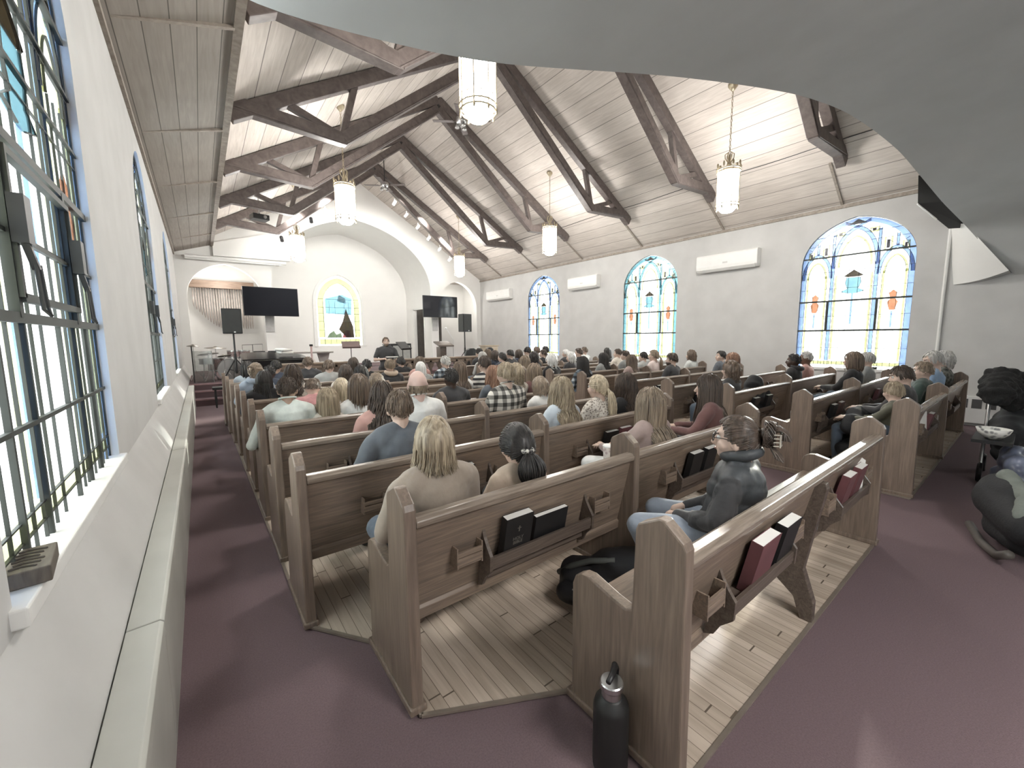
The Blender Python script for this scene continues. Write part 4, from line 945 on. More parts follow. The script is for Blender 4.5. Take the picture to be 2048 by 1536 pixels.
mstand(4.05, 9.75, 0, 1.45, .36, .5, 'black music stand with tablet beside the standing speaker', M_BLACK)
t = empty('pulpit', (7.75, 14.6, SZ), 0, 'dark wooden pulpit in front of the doorway', 'pulpit')
MB().box((-.22, -.15, 0), (.05, .2, .78)).build('body', M_PEWD, t, bevel=.01); MB().prism([(-.25, .78), (.25, .95), (.25, 1.0), (-.25, .84)], lambda u, v: (-.32, u, v), (.66, 0, 0)).build('desk', M_PEWD, t, bevel=.006)
t = empty('microphone_stand', (8.25, 14.7, SZ), 0, 'thin boom microphone stand right of the pulpit', 'microphone stand')
MB().tube([(0, 0, 0), (0, 0, 1.1)], .01, 6).build('pole', M_METAL, t); MB().tube([(.05, 0, 1.0), (-.35, -.1, 1.5)], .008, 6).build('boom', M_METAL, t); MB().ball((-.37, -.1, 1.52), .035, 10, 8).build('microphone', M_WHITEP, t); MB().lathe([(.14, 0), (.14, .02), (.02, .03)], n=16).build('base', M_DKMETAL, t)
t = empty('guitar_amplifier', (5.55, 13.7, SZ), .1, 'grey-fronted amplifier with dark frame behind the music stand', 'amplifier')
MB().box((-.38, -.14, 0), (.38, .14, .95)).build('cabinet', M_BLACK, t, bevel=.012); MB().box((-.32, -.15, .42), (.32, -.141, .88)).build('grille', plain('amp_grille', (.42, .42, .4), .8, bmp=.3, bscale=200), t)
M_COV = plain('black_vinyl', (.02, .02, .02), .35, bmp=.2, bscale=20)
for x, y, s_, l in ((7.85, 12.6, 1.0, 'black covered chair back behind the right altar rail'), (9.0, 13.1, .75, 'smaller black covered chair farther right behind the altar rail')):
    t = empty('covered_chair', (x, y, 0), 0, l, 'chair', 'black covered chairs behind the rail')
    MB().prism([(-.28 * s_, .0), (.28 * s_, 0), (.29 * s_, .95), (.22 * s_, 1.18), (.1 * s_, 1.25), (-.1 * s_, 1.25), (-.22 * s_, 1.18), (-.29 * s_, .95)], lambda u, v: (u, 0, v), (0, .12, 0)).build('backrest', M_COV, t, bevel=.03)
    MB().box((-.26 * s_, .05, .4), (.26 * s_, .5, .5)).build('seat', M_COV, t, bevel=.02)
    for a in (-1, 1): MB().tube([(a * .22 * s_, .4, 0), (a * .22 * s_, .4, .42)], .015, 6).build('leg', M_DKMETAL, t)
t = empty('pale_wooden_lectern', (9.35, 13.7, SZ), 0, 'pale wooden cabinet lectern behind the right altar rail', 'lectern')
MB().box((-.3, -.2, 0), (.3, .2, .78)).build('cabinet', wood('pale_oak', (.5, .4, .29), (.66, .55, .43), (2, 14, 14), .5), t, bevel=.008); MB().box((-.34, -.24, .78), (.34, .24, .82)).build('top', wood('pale_oak2', (.42, .32, .22), (.6, .5, .38), (2, 14, 14), .5), t, bevel=.006); MB().box((-.24, -.206, .1), (.24, -.2, .7)).build('front_panel', wood('pale_oak2', (.42, .32, .22), (.6, .5, .38)), t)
t = empty('side_table', (8.5, 12.5, 0), 0, 'white draped table with cups behind the right altar rail', 'table'); MB().box((-.45, -.22, 0), (.45, .22, .98)).build('white_cloth', M_PAPER, t, bevel=.02)
for k in range(4):
    o = MB().lathe([(.02, 0), (.028, .09)], n=10).build('paper_cup', M_WHITEP if k != 2 else M_BLACK); o.location = (8.25 + k * .15, 12.45, .982); tag(o, 'small cup on the white draped table, %s from the left' % ['first', 'second', 'third dark one', 'fourth'][k], 'cup', 'cups on the draped table')
# keyboard music rack left of stage (wire frame), low bench by the steps
t = empty('wire_music_rack', (1.15, 14.0, SZ), 0, 'thin wire music rack behind the congas', 'music stand')
MB().tube([(-.2, 0, .7), (.3, 0, .72), (.3, 0, 1.0), (-.2, 0, .98), (-.2, 0, .7)], .008, 5).build('frame', M_DKMETAL, t); MB().tube([(.05, 0, 0), (.05, 0, .99)], .009, 5).build('pole', M_DKMETAL, t)
t = empty('piano_bench', (.42, 12.1, 0), 0, 'dark bench with turned legs standing before the stage steps', 'bench')
MB().box((-.28, -.16, .44), (.28, .16, .5)).build('seat', M_BLACK, t, bevel=.01)
for a in (-1, 1):
    for b_ in (-1, 1): MB().tube([(a * .22, b_ * .11, 0), (a * .22, b_ * .11, .2), (a * .22, b_ * .11, .44)], [.016, .026, .02], 8).build('leg', M_BLACK, t)
for x, z, l in ((2.0, 1.9, 'grey wall panel on the pier below the left television'), (8.42, 1.95, 'pale wall panel on the pier below the right television')):
    o = MB().box((x - .13, YF - .03, z), (x + .13, YF - .001, z + .55)).build('wall_panel', plain('panel_grey', (.5, .5, .49), .5), bevel=.004); tag(o, l, 'panel', 'small panels on the piers')

# ------------------------------------------------------------------ foreground: bottle, backpack, baby gear
bx = hit(1235, 1510, 2, 0.02)
t = empty('water_bottle', (1.13, .87, .0), .3, 'matte black steel water bottle with loop lid standing by the rearmost pew end', 'bottle')
t.scale = (1.42, 1.42, 1.25)
MB().lathe([(.040, .001), (.046, .008), (.047, .02), (.047, .205), (.043, .222), (.03, .238), (.027, .243)], n=32).build('body', plain('bottle_black', (.012, .012, .012), .5, var=0), t, smooth=True)
MB().lathe([(.026, .242), (.026, .262), (.0275, .263), (.0275, .268)], n=28).build('neck', M_METAL, t, smooth=False)
MB().lathe([(.030, .268), (.031, .272), (.031, .286), (.028, .289), (.004, .2895)], n=28).build('lid', M_METAL, t, smooth=False)
MB().tube([(.031, 0, .27), (.036, 0, .30), (.02, 0, .325), (-.02, -.01, .335), (-.055, -.012, .338)], [.006, .007, .008, .008, .007], 10).build('carry_loop', M_BLACK, t, smooth=True)
def blobmesh(name, parts, mat, parent, vox=.02, smooth=3, noise=0, nscale=8):
    mb = MB()
    for p in parts: mb.caps(*p) if len(p) in (4,) else mb.ball(*p)
    return remesh(mb, name, [mat], vox, smooth, parent, noise, nscale)
def remesh(mb, name, mats, vox, smooth, parent=None, noise=0, nscale=8):
    me = mb.mesh('tmp', mats); o = bpy.data.objects.new('tmp', me); COL.objects.link(o)
    r = o.modifiers.new('r', 'REMESH'); r.mode = 'VOXEL'; r.voxel_size = vox; r.use_smooth_shade = True
    if smooth: s_ = o.modifiers.new('s', 'SMOOTH'); s_.iterations = smooth; s_.factor = .5
    dg = bpy.context.evaluated_depsgraph_get(); ev = o.evaluated_get(dg); nm = bpy.data.meshes.new_from_object(ev)
    bpy.data.objects.remove(o); bpy.data.meshes.remove(me)
    if not nm.materials: 
        for m in mats: nm.materials.append(m)
    if noise:
        V = np.empty(len(nm.vertices) * 3); nm.vertices.foreach_get('co', V); V = V.reshape(-1, 3); N = np.empty_like(V.ravel()); nm.vertices.foreach_get('normal', N); N = N.reshape(-1, 3)
        ph = np.sin(V[:, 0] * nscale * 3.1 + 2 * np.sin(V[:, 2] * nscale * 1.7)) * np.sin(V[:, 1] * nscale * 2.3 + 1.3 * np.sin(V[:, 0] * nscale)) + .6 * np.sin(V[:, 2] * nscale * 4.1 + V[:, 0] * nscale * 2)
        V += N * (noise * ph)[:, None]; nm.vertices.foreach_set('co', V.ravel()); nm.update()
    nm.name = name; ob = bpy.data.objects.new(name, nm); COL.objects.link(ob)
    if parent is not None: ob.parent = parent
    return ob
M_NYLON = plain('black_nylon', (.010, .010, .012), .55, bmp=.15, bscale=40)
t = empty('backpack', (1.86, 1.43, .012), -1.2, 'large black backpack slumped on the floor behind the rearmost pew arm', 'backpack')
t.scale = (.92, .92, .88)
blobmesh('main_bag', [((-.25, .02, .15), (.26, .05, .18), .14, .17), ((-.05, .03, .28), (.24, .05, .34), .12, .15), ((.1, .0, .16), (.25, .0, .2), .16, .17), ((-.3, -.01, .09), (-.1, -.03, .1), .08, .09)], M_NYLON, t, .018, 3, .006, 9)
blobmesh('front_pocket', [((-.28, -.14, .11), (-.02, -.15, .14), .07, .08)], M_NYLON, t, .014, 3, .004, 9)
MB().tube([(-.38, -.03, .16), (-.27, -.06, .26), (-.14, -.05, .33), (.02, -.05, .38)], .02, 8).build('strap', plain('strap_grey', (.06, .065, .06), .7), t, smooth=True)
MB().tube([(-.18, -.225, .2), (-.17, -.235, .16), (-.165, -.235, .1)], .006, 6).box((-.2, -.228, .2), (-.16, -.222, .207)).build('zip_pull', M_METAL, t)
# blue tote, dark stroller seat, bowl
def at2(x, y, ax, v): return hit(x, y, ax, v)
G1 = plain('dark_fabric', (.014, .015, .017), .8, bmp=.3, bscale=60)
c = hit(2010, 1040, 2, .48)
t = empty('infant_car_seat', (4.66, -.03, .0), .3, 'dark infant car seat with grey blanket edge at the right border of the picture', 'car seat')
blobmesh('seat_shell', [((-.25, .02, .30), (.3, .0, .34), .13, .18), ((-.12, .0, .16), (.25, 0, .14), .1, .12), ((.1, .0, .42), (.35, 0, .4), .12, .14)], G1, t, .02, 3)
blobmesh('blanket', [((-.12, .0, .44), (.3, .0, .53), .05, .06), ((-.26, .08, .38), (-.1, .02, .44), .04, .05)], plain('pale_blanket', (.17, .19, .17), .9, bmp=.4, bscale=50), t, .014, 3, .005, 12)
MB().tube([(-.3, -.1, .12), (-.18, -.14, .05), (.1, -.15, .03), (.4, -.14, .06)], .03, 8).tube([(-.3, .12, .12), (-.18, .14, .05), (.1, .15, .03), (.4, .14, .06)], .03, 8).build('rocker_base', plain('taupe_plastic', (.10, .09, .08), .5), t, smooth=True)
t = empty('tote_bag', (6.05, .03, .0), .1, 'shiny blue-grey tote bag hanging beside the stroller at the right edge', 'bag')
blobmesh('bag_body', [((-.15, 0, .2), (.25, 0, .2), .12, .15), ((-.1, 0, .4), (.22, 0, .42), .09, .11), ((-.02, 0, .50), (.1, 0, .52), .05, .06)], plain('blue_satin', (.16, .18, .25), .3, var=.6, scale=7, bmp=.5, bscale=9), t, .02, 2, .018, 8)
MB().tube([(-.05, -.09, .5), (0, -.1, .66), (.1, -.09, .5)], .012, 6).build('handle', G1, t)
t = empty('stroller', (6.95, .08, .0), 0, 'dark folded stroller piled with black coats at the far right edge', 'stroller')
blobmesh('seat_fabric', [((-.2, .05, .55), (.35, .0, .6), .14, .2), ((-.1, 0, .35), (.35, 0, .35), .14, .16)], G1, t, .025, 3, .01, 7)
MB().box((-1.08, -.02, .60), (-.5, .24, .63)).tube([(-.5, .1, .61), (0, .1, .58)], .015, 6).build('tray', M_BLACK, t)
MB().tube([(-.15, -.2, .1), (.1, -.2, .9), (.4, -.2, 1.0)], .015, 8).tube([(-.15, .2, .1), (.1, .2, .9), (.4, .2, 1.0)], .015, 8).build('frame', M_METAL, t)
for a in (-.2, .2): MB().lathe([(.1, -.02), (.11, 0), (.1, .02)], o=(-.15, a, .105), n=20, axis=1).build('wheel', M_BLACK, t); MB().lathe([(.1, -.02), (.11, 0), (.1, .02)], o=(.4, a, .105), n=20, axis=1).build('wheel', M_BLACK, t)
t = empty('white_bowl', (6.02, .19, .632), 0, 'white bowl with dark spots resting on the stroller at the right edge', 'bowl')
MB().lathe([(.05, 0), (.1, .05), (.12, .1), (.11, .1), (.09, .05), (.04, .015)], n=20).build('bowl', checks('spotted', (.2, .2, .2), (.75, .75, .7), (.78, .78, .74), .05, 'vor'), t, smooth=True)
t = empty('winter_coat', (7.0, .12, .06), 0, 'furry black winter coat heaped on the stroller at the right edge', 'coat')
blobmesh('coat_body', [((-.3, .1, .95), (.2, .1, 1.05), .13, .16), ((-.1, 0, .86), (.3, 0, .9), .11, .14), ((.2, .0, .95), (.45, 0, 1.0), .14, .16)], plain('black_fur', (.012, .012, .012), .95, bmp=.8, bscale=60), t, .025, 1, .02, 14)
# coat draped over the right pew
t = empty('hooded_coat', (6.6, rowy(2) + .12, .46), 0, 'black hooded coat draped over a right pew behind the curly-haired person', 'coat')
blobmesh('coat_body', [((-.2, .06, .25), (.2, .06, .28), .15, .16), ((-.25, .05, .08), (.25, .05, .08), .12, .13), ((-.02, .08, .42), (.08, .08, .46), .11, .13), ((.2, .05, .3), (.36, .06, .2), .1, .1)], G1, t, .022, 2, .01, 8)
t = empty('draped_coat', (6.5, rowy(0) + .4, .0), 0, 'large black coat hanging over the knees in the rear right pew', 'coat')
blobmesh('coat_body', [((-.6, .2, .6), (-.15, .22, .66), .1, .12), ((-.6, .2, .3), (-.2, .22, .3), .12, .13), ((-.5, .2, .12), (-.25, .22, .12), .1, .1)], G1, t, .022, 2, .012, 8)
# cups
def cup(x, y, z, r, h, mat, label, name='paper_cup', group=None):
    t = empty(name, (x, y, z), 0, label, 'cup', group)
    MB().lathe([(r * .72, 0), (r, h)], n=20).build('body', mat, t, smooth=False); MB().lathe([(r * 1.04, h), (r * 1.04, h + .008), (r * .9, h + .014)], n=20).build('lid', M_WHITEP, t)
cup(2.36, rowy(1) + .36, .66, .045, .17, checks('cup_pattern', (.5, .4, .38), (.75, .68, .64), (.8, .76, .7), .03, 'vor'), 'tall patterned paper cup held by the woman in white trousers')
o = MB().box((0, 0, 0), (.3, .21, .018)).build('open_notebook', M_PAPER, bevel=.003); o.location = (2.66, rowy(0) + .2, .49); o.rotation_euler = (0, 0, .15); tag(o, 'white notebook lying on the seat right of the woman in the puffer vest', 'notebook')

for x, y, z, l in ((1.6, -1.3, 3.02, 'unseen flat white housing added for the fill light under the gallery'),):  # made-up out-of-view fixture, placed to carry the added gallery fill
    t = empty('ceiling_light', (x, y, z), 0, l, 'ceiling light'); MB().box((-.5, -.3, 0), (.5, .3, .05)).build('housing', M_WHITEP, t); MB().tube([(0, 0, .05), (0, 0, .6)], .02, 6).build('stem', M_WHITEP, t)
# ------------------------------------------------------------------ people
def skinmat(key):
    c = {'fair': (.62, .46, .38), 'tan': (.50, .35, .27), 'brown': (.16, .095, .065), 'dark': (.07, .042, .032), 'pink': (.66, .47, .41)}[key]
    return plain('skin_' + key, c, .5, var=.05, scale=20)
HAIRS = {'black': ((.010, .009, .009), (.05, .045, .042)), 'dkbrown': ((.03, .022, .018), (.11, .08, .062)), 'brown': ((.07, .05, .038), (.23, .17, .125)), 'ltbrown': ((.13, .098, .072), (.36, .285, .21)),
         'blond': ((.27, .215, .145), (.72, .62, .46)), 'dkblond': ((.17, .13, .09), (.52, .43, .31)), 'grey': ((.28, .27, .26), (.68, .67, .64)), 'white': ((.55, .55, .53), (.9, .9, .88)), 'red': ((.16, .08, .05), (.42, .26, .18))}
def hm(k): return hairmat('hair_' + k, *HAIRS[k])
def cloth(key):
    C = {'white': (.80, .80, .78), 'cream': (.68, .63, .56), 'black': (.018, .018, .02), 'char': (.05, .05, .053), 'slate': (.115, .13, .15), 'grey': (.24, .25, .25), 'ltgrey': (.42, .43, .42), 'pink': (.62, .32, .32), 'maroon': (.15, .075, .07),
         'tanj': (.34, .285, .235), 'beige': (.52, .42, .33), 'blue': (.25, .36, .52), 'ltblue': (.52, .58, .64), 'navy': (.04, .05, .075), 'green': (.045, .07, .062), 'mauve': (.34, .26, .24), 'olive': (.12, .12, .09), 'denim': (.10, .13, .17), 'hoodblue': (.27, .31, .37), 'pinkw': (.66, .56, .53), 'mint': (.68, .74, .70), 'rose': (.55, .33, .29)}
    if key in C: return plain('cloth_' + key, C[key], .9, var=.10, scale=14, bmp=.6, bscale=13, sheen=.2)
    return {'plaid': lambda: checks('plaid_flannel', (.05, .048, .045), (.25, .24, .22), (.75, .72, .66), .085), 'plaid2': lambda: checks('dark_plaid', (.03, .035, .04), (.12, .15, .18), (.5, .55, .58), .10),
            'stripe': lambda: checks('wide_stripes', (.72, .70, .66), (.04, .04, .045), (0, 0, 0), .075, 'stripe'), 'knit': lambda: checks('patterned_knit', (.20, .17, .15), (.62, .57, .50), (.78, .74, .68), .02, 'vor'),
            'camo': lambda: checks('mottled', (.03, .035, .03), (.08, .085, .075), (.2, .2, .18), .06, 'vor'), 'dots': lambda: checks('fine_pattern', (.35, .37, .36), (.7, .72, .7), (.6, .62, .6), .02, 'vor'),
            'puffer': lambda: plain('puffer_nylon', (.045, .05, .055), .55, var=.2, scale=10, bmp=.3, bscale=18)}[key]()
def rotz(a): c, s = math.cos(a), math.sin(a); return np.array([[c, -s, 0], [s, c, 0], [0, 0, 1.]])
def rotx(a): c, s = math.cos(a), math.sin(a); return np.array([[1, 0, 0], [0, c, -s], [0, s, c.real]])
def roty(a): c, s = math.cos(a), math.sin(a); return np.array([[c, 0, s], [0, 1, 0], [-s, 0, c]])
HX, HY, HZ = .074, .094, .112
def hair_cap(style, seed, vol=1.0):
    """hair mass around the cranium; face stays open"""
    nu, nv = 36, 22; v = []; keep = {}
    th = {'short': .010, 'buzz': .006, 'bob': .022, 'long': .018, 'curly': .028, 'pony': .012, 'bun': .012, 'bald': .004, 'medium': .018, 'braids': .014}.get(style, .012) * vol
    for j in range(nv + 1):
        t = PI * j / nv
        for i in range(nu):
            a = 2 * PI * i / nu
            d = np.array([math.sin(t) * math.sin(a), math.sin(t) * math.cos(a), math.cos(t)])
            w = th * (1 + .25 * math.sin(a * 9 + seed) * math.sin(t * 3)) * (1.0 if d[2] > -.2 else .8)
            if style == 'curly': w *= 1 + .3 * math.sin(a * 6 + seed) * math.sin(t * 8)
            v.append((d[0] * (HX + w), d[1] * (HY + w) - .004, d[2] * (HZ + w * .9) + .004))
    def cov(a, t):
        aa = abs((a + PI) % (2 * PI) - PI); z = math.cos(t)
        if style == 'bald': return (aa > 1.3 and -.55 < z < .0)
        if aa < .75: lim = .60 + (.08 if style in ('short', 'buzz') else 0)
        elif aa < 1.25: lim = .60 - (aa - .75) / .5 * .55
        elif aa < 1.75: lim = .05 - (aa - 1.25) / .5 * (.25 if style in ('short', 'buzz', 'pony', 'bun') else .7)
        elif style in ('short', 'buzz'): lim = -.12 - (aa - 1.75) * .22
        else: lim = -.2 - (aa - 1.75) * .40 if style in ('short', 'buzz', 'pony', 'bun') else -.75
        return z > lim
    f = []
    for j in range(nv):
        for i in range(nu):
            i2 = (i + 1) % nu
            if cov(2 * PI * (i + .5) / nu, PI * (j + .5) / nv): f.append((j * nu + i, j * nu + i2, (j + 1) * nu + i2, (j + 1) * nu + i))
    return np.array(v), f, cov
def strands(mb, cov, style, length, n, rad, seed, wave=0.0, curl=0.0, sh=1.0, backy=-.125, mi=0, vol=1.0):
    """tapered locks rooted on the scalp, following the head, then falling over neck, back and shoulders"""
    rg = np.random.default_rng(seed); NP = 11 if length > .12 else 6
    roots = []
    tries = 0
    while len(roots) < n and tries < n * 12:
        tries += 1; a = rg.uniform(-PI, PI); z = rg.uniform(-.6, 1) ; t = math.acos(z)
        if cov(a, t): roots.append((a, t))
    for a, t in roots:
        L = length * rg.uniform(.82, 1.08); zend = -length * (.6 if style == 'medium' else .74) * rg.uniform(.86, 1.06) if length > .12 and style not in ('pony', 'bun') else -9; L = max(L, .42) if zend > -9 else L; lift = rg.uniform(.006, .016) + (.01 if style in ('bob', 'curly', 'long') else 0) + .012 * (vol - 1)
        L = L * .4 if (style in ('short', 'buzz') and t > 1.45) else L; pts = []; ph = rg.uniform(0, 6.28); wl = rg.uniform(.8, 1.2)
        sgn = 1 if a > 0 else -1; s_total = 0; az = a; tt = t; pos = None
        if style in ('pony', 'bun'):
            T = np.array([0, -HY - .012, -.01 if style == 'pony' else .045]); d0 = np.array([math.sin(t) * math.sin(a), math.sin(t) * math.cos(a), math.cos(t)])
            dT = np.array([0, -1., .0 if style == 'pony' else .35]); dT /= np.linalg.norm(dT)
            for k in range(7):
                u = k / 6; d = d0 * (1 - u) + dT * u; d /= np.linalg.norm(d) + 1e-9
                pts.append(np.array([d[0] * (HX + lift), d[1] * (HY + lift), d[2] * (HZ + lift)]))
            if style == 'pony':
                r0 = rg.uniform(0, .028) * vol; an = rg.uniform(0, 6.28)
                for k in range(1, 8):
                    u = k / 7; wd = .35 + 1.2 * math.sin(PI * min(u, .9) * .9)
                    pts.append(np.array([math.cos(an) * r0 * wd + curl * math.sin(9 * u + ph), T[1] - .03 - .02 * math.sin(u * 2.5) + math.sin(an) * r0 * wd * .7 + curl * .6 * math.cos(9 * u + ph), T[2] - u * L]))
        else:
            step = L / NP
            for k in range(NP + 1 if zend < -8 else 40):
                if pos is not None and pos[2] < zend: break
                if tt < 1.75 or pos is None:
                    d = np.array([math.sin(tt) * math.sin(az), math.sin(tt) * math.cos(az), math.cos(tt)])
                    pos = np.array([d[0] * (HX + lift), d[1] * (HY + lift) - .004, d[2] * (HZ + lift) + .004])
                    pts.append(pos.copy()); tt += step / .1
                    if abs(az) < 1.7 and length > .06: az += sgn * step / .1 * .55 * (1.7 - abs(az))
                else:
                    fl = pos[2] < -.14
                    pos = pos + np.array([pos[0] * (.25 if not fl else .05) * step / .1 * sh * .3, 0, -step])
                    ty = backy - .012 - lift * 1.5 if fl else None
                    if fl and abs(pos[0]) < .16 and pos[1] < .03: pos[1] += (ty - pos[1]) * .45
                    elif fl and pos[1] >= .03: pos[1] += .008
                    q = pos.copy(); u = min(1, k / NP)
                    q[0] += wave * math.sin(u * 11 * wl + ph) ; q[1] += wave * .6 * math.cos(u * 11 * wl + ph)
                    if curl: q += curl * np.array([math.sin(u * 26 + ph), math.cos(u * 26 + ph), 0])
                    pts.append(q)
            if style in ('bob', 'medium'):
                cen = np.array([pts[-1][0], pts[-1][1], 0]); cn = cen / (np.linalg.norm(cen) + 1e-6); pts[-1] = pts[-1] + cn * (.014 if style == 'medium' else -.012)
        m = len(pts); rr = [rad * (1.0 if u < .75 else max(.15, 1 - (u - .75) * 3.4)) for u in [i / (m - 1) for i in range(m)]]
        mb.tube(pts, rr, 4, mi=mi, cap=False)
def hand(mb, wrist, fwd, side, palm_dn=(0, 0, -1), curl=.6, sc=1.0):
    """palm plus four unequal bent fingers and a side thumb"""
    f = np.array(fwd, float); f /= np.linalg.norm(f); dn = np.array(palm_dn, float); dn -= f * dn.dot(f); dn /= np.linalg.norm(dn); lat = np.cross(f, dn) * side
    w = np.array(wrist, float)
    for k in range(4):
        b = w + f * .085 * sc + lat * (.03 - .02 * k) * sc; L = (.072, .08, .074, .058)[k] * sc; a0 = curl * .5; p = b; pts = [w + f * .03 * sc + lat * (.02 - .013 * k) * sc, b]
        for j in range(3):
            a0 += curl * .5; p = p + (f * math.cos(a0) + dn * math.sin(a0)) * L * (.45, .32, .23)[j]; pts.append(p)
        mb.tube(pts, [.011 * sc, .0095 * sc, .0088 * sc, .008 * sc, .0055 * sc], 7)
    t0 = w + f * .025 * sc + lat * .025 * sc; t1 = t0 + (f * .6 + lat * .8) * .035 * sc; t2 = t1 + (f * .95 + lat * .2 + dn * .3) * .03 * sc
    mb.tube([t0, t1, t2, t2 + (f + dn * .3) * .018 * sc], [.013 * sc, .011 * sc, .0095 * sc, .006 * sc], 7)
def person(pos, ztop, label, hair='brown', style='short', length=.05, top='grey', legs='denim', skin='fair', head=(0, 0, 0), yaw=0.0, lod=1, w=1.0, wave=0, curl=0, arms='lap', lean=0.0,
           stand=False, extras=(), dens=1.0, group=None, seat=.47, side=0, kid=False, vol=1.0, hscale=1.0, backy=-.13):
    """one person: body (skin), top, trousers, shoes, hair; seated on a pew unless stand"""
    t = empty('person', (pos[0], pos[1], .012 if not stand else 0), yaw, label, 'person', group)
    R0 = random.Random(hash(label) % 99999 if False else sum(ord(c) * (i + 1) for i, c in enumerate(label)))
    HB = 1.13
    if stand: S = ztop / 1.74
    else:
        S0 = (ztop - seat) / .86; hs0 = (min(1.06, max(.93, S0)) if not kid else S0) * hscale * HB; S = (ztop - seat - .205 * hs0) / .665; w = w * 1.05
    def T(x, y, z):   # torso point, z from seat
        if stand: return np.array([x * w, y, z]) * S
        return np.array([x * w, y - lean * (z - .1), seat + (z) * S])
    vox = {0: .011, 1: .015, 2: .022}[lod]
    hz0 = (.745 if not stand else 1.625)
    hs = S if stand else hs0
    Rh = rotz(head[0]) @ rotx(head[1]) @ roty(head[2])
    nk = T(0, -.035, .665 if not stand else 1.50)
    hc = nk + Rh @ np.array([0, .02, .085]) * hs + np.array([0, .0, 0])
    def Hp(p): return hc + Rh @ (np.array(p, float) * hs)
    b = MB()
    def ball(c, r, R=None): b.ball(c, tuple(np.array(r) * hs), 16 if lod < 2 else 10, 12 if lod < 2 else 8, R=Rh)
    ball(Hp((0, -.008, .012)), (HX, HY, HZ * .93)); ball(Hp((0, .028, -.045)), (.056, .062, .066)); ball(Hp((0, .06, -.078)), (.026, .026, .022))
    b.caps(Hp((0, .086, .012)), Hp((0, .104, -.022)), .009 * hs, .0155 * hs, 8); b.caps(Hp((-.012, .084, -.052)), Hp((.012, .084, -.052)), .010 * hs, .010 * hs, 8)
    b.caps(Hp((-.035, .078, .032)), Hp((.035, .078, .032)), .012 * hs, .012 * hs, 8)
    for s in (-1, 1): b.ball(Hp((s * .076, -.006, -.012)), (.011 * hs, .022 * hs, .032 * hs), 10, 8, R=Rh); b.ball(Hp((s * .045, .055, -.025)), (.026 * hs, .03 * hs, .03 * hs), 8, 6, R=Rh)
    b.caps(nk + np.array([0, 0, -.06]), hc + Rh @ np.array([0, -.02, -.05]) * hs, .056 * hs, .050 * hs, 12)
    top_mb = MB(); leg_mb = MB(); arms_pts = []
    if not stand:
        hipz = .10
        torso = [((0, .02, .10), (0, .0, .28), .135, .125, 1.28), ((0, -.0, .26), (0, -.03, .48), .122, .128, 1.38), ((-.11, -.035, .545), (.11, -.035, .545), .080, .080, 1.0), ((-.15, -.035, .56), (-.02, -.035, .615), .05, .055, 1), ((.15, -.035, .56), (.02, -.035, .615), .05, .055, 1)]
        for p, q, r1, r2, sx in torso:
            top_mb.caps(T(*p), T(*q), r1 * w ** .5, r2 * w ** .5, 16, sx); b.caps(T(*p) , T(*q), r1 * .72 * w ** .5, r2 * .72 * w ** .5, 12, sx)
        sh = [T(s * .165, -.03, .535) for s in (-1, 1)]
        if arms == 'lap': el = [T(-.225, .02, .27), T(.225, .02, .27)]; wr = [T(-.09, .24, .19), T(.09, .24, .19)]
        elif arms == 'left_out': el = [T(-.285, .0, .20), T(.225, .02, .27)]; wr = [T(-.25, .24, .15), T(.09, .24, .19)]
        elif arms == 'left_rail': el = [T(-.34, .04, .38), T(.225, .02, .27)]; wr = [T(-.52, -.0, .42), T(.09, .24, .19)]
        elif arms == 'right_rail': el = [T(-.225, .02, .27), T(.34, .0, .42)]; wr = [T(-.09, .24, .19), T(.55, -.08, .44)]
        elif arms == 'forward': el = [T(-.26, .12, .31), T(.24, .10, .29)]; wr = [T(-.13, .34, .30), T(.12, .33, .28)]
        elif arms == 'back': el = [T(-.225, .02, .27), T(.33, -.12, .40)]; wr = [T(-.09, .24, .19), T(.40, -.26, .40)]
        hipj = [np.array([s * .095 * w, .04, seat + .09]) for s in (-1, 1)]; kn = [np.array([s * .125 * w, .43, seat + .07]) for s in (-1, 1)]; an = [np.array([s * .13 * w, .42, .09]) for s in (-1, 1)]
        if lean or ztop < 1.0:
            kn = [k + np.array([0, -.06, 0]) for k in kn]; an = [k + np.array([0, -.06, 0]) for k in an]
        if 'tucked' in extras: an = [np.array([-.02, .22, .09]), np.array([.16, .30, .09])]
        if 'legs_out' in extras: kn[0] = np.array([-.20, .42, seat + .09]); an[0] = np.array([-.10, .30, .09])
    else:
        torso = [((0, 0, .92), (0, 0, 1.1), .15, .13, 1.2), ((0, 0, 1.1), (0, -.0, 1.32), .13, .135, 1.35), ((-.1, -.02, 1.40), (.1, -.02, 1.40), .08, .08, 1), ((-.13, -.02, 1.40), (0, -.02, 1.46), .06, .055, 1), ((.13, -.02, 1.40), (0, -.02, 1.46), .06, .055, 1)]
        for p, q, r1, r2, sx in torso: top_mb.caps(T(*p), T(*q), r1, r2, 16, sx); b.caps(T(*p), T(*q), r1 * .75, r2 * .75, 12, sx)
        sh = [T(s * .18, -.02, 1.39) for s in (-1, 1)]; el = [T(-.27, .05, 1.13), T(.27, .05, 1.13)]; wr = [T(-.16, .27, 1.13), T(.12, .28, 1.16)]
        hipj = [T(s * .09, 0, .88) for s in (-1, 1)]; kn = [T(s * .11, .02, .48) for s in (-1, 1)]; an = [T(s * .12, 0, .09) for s in (-1, 1)]
    shortsl = 'short_sleeve' in extras
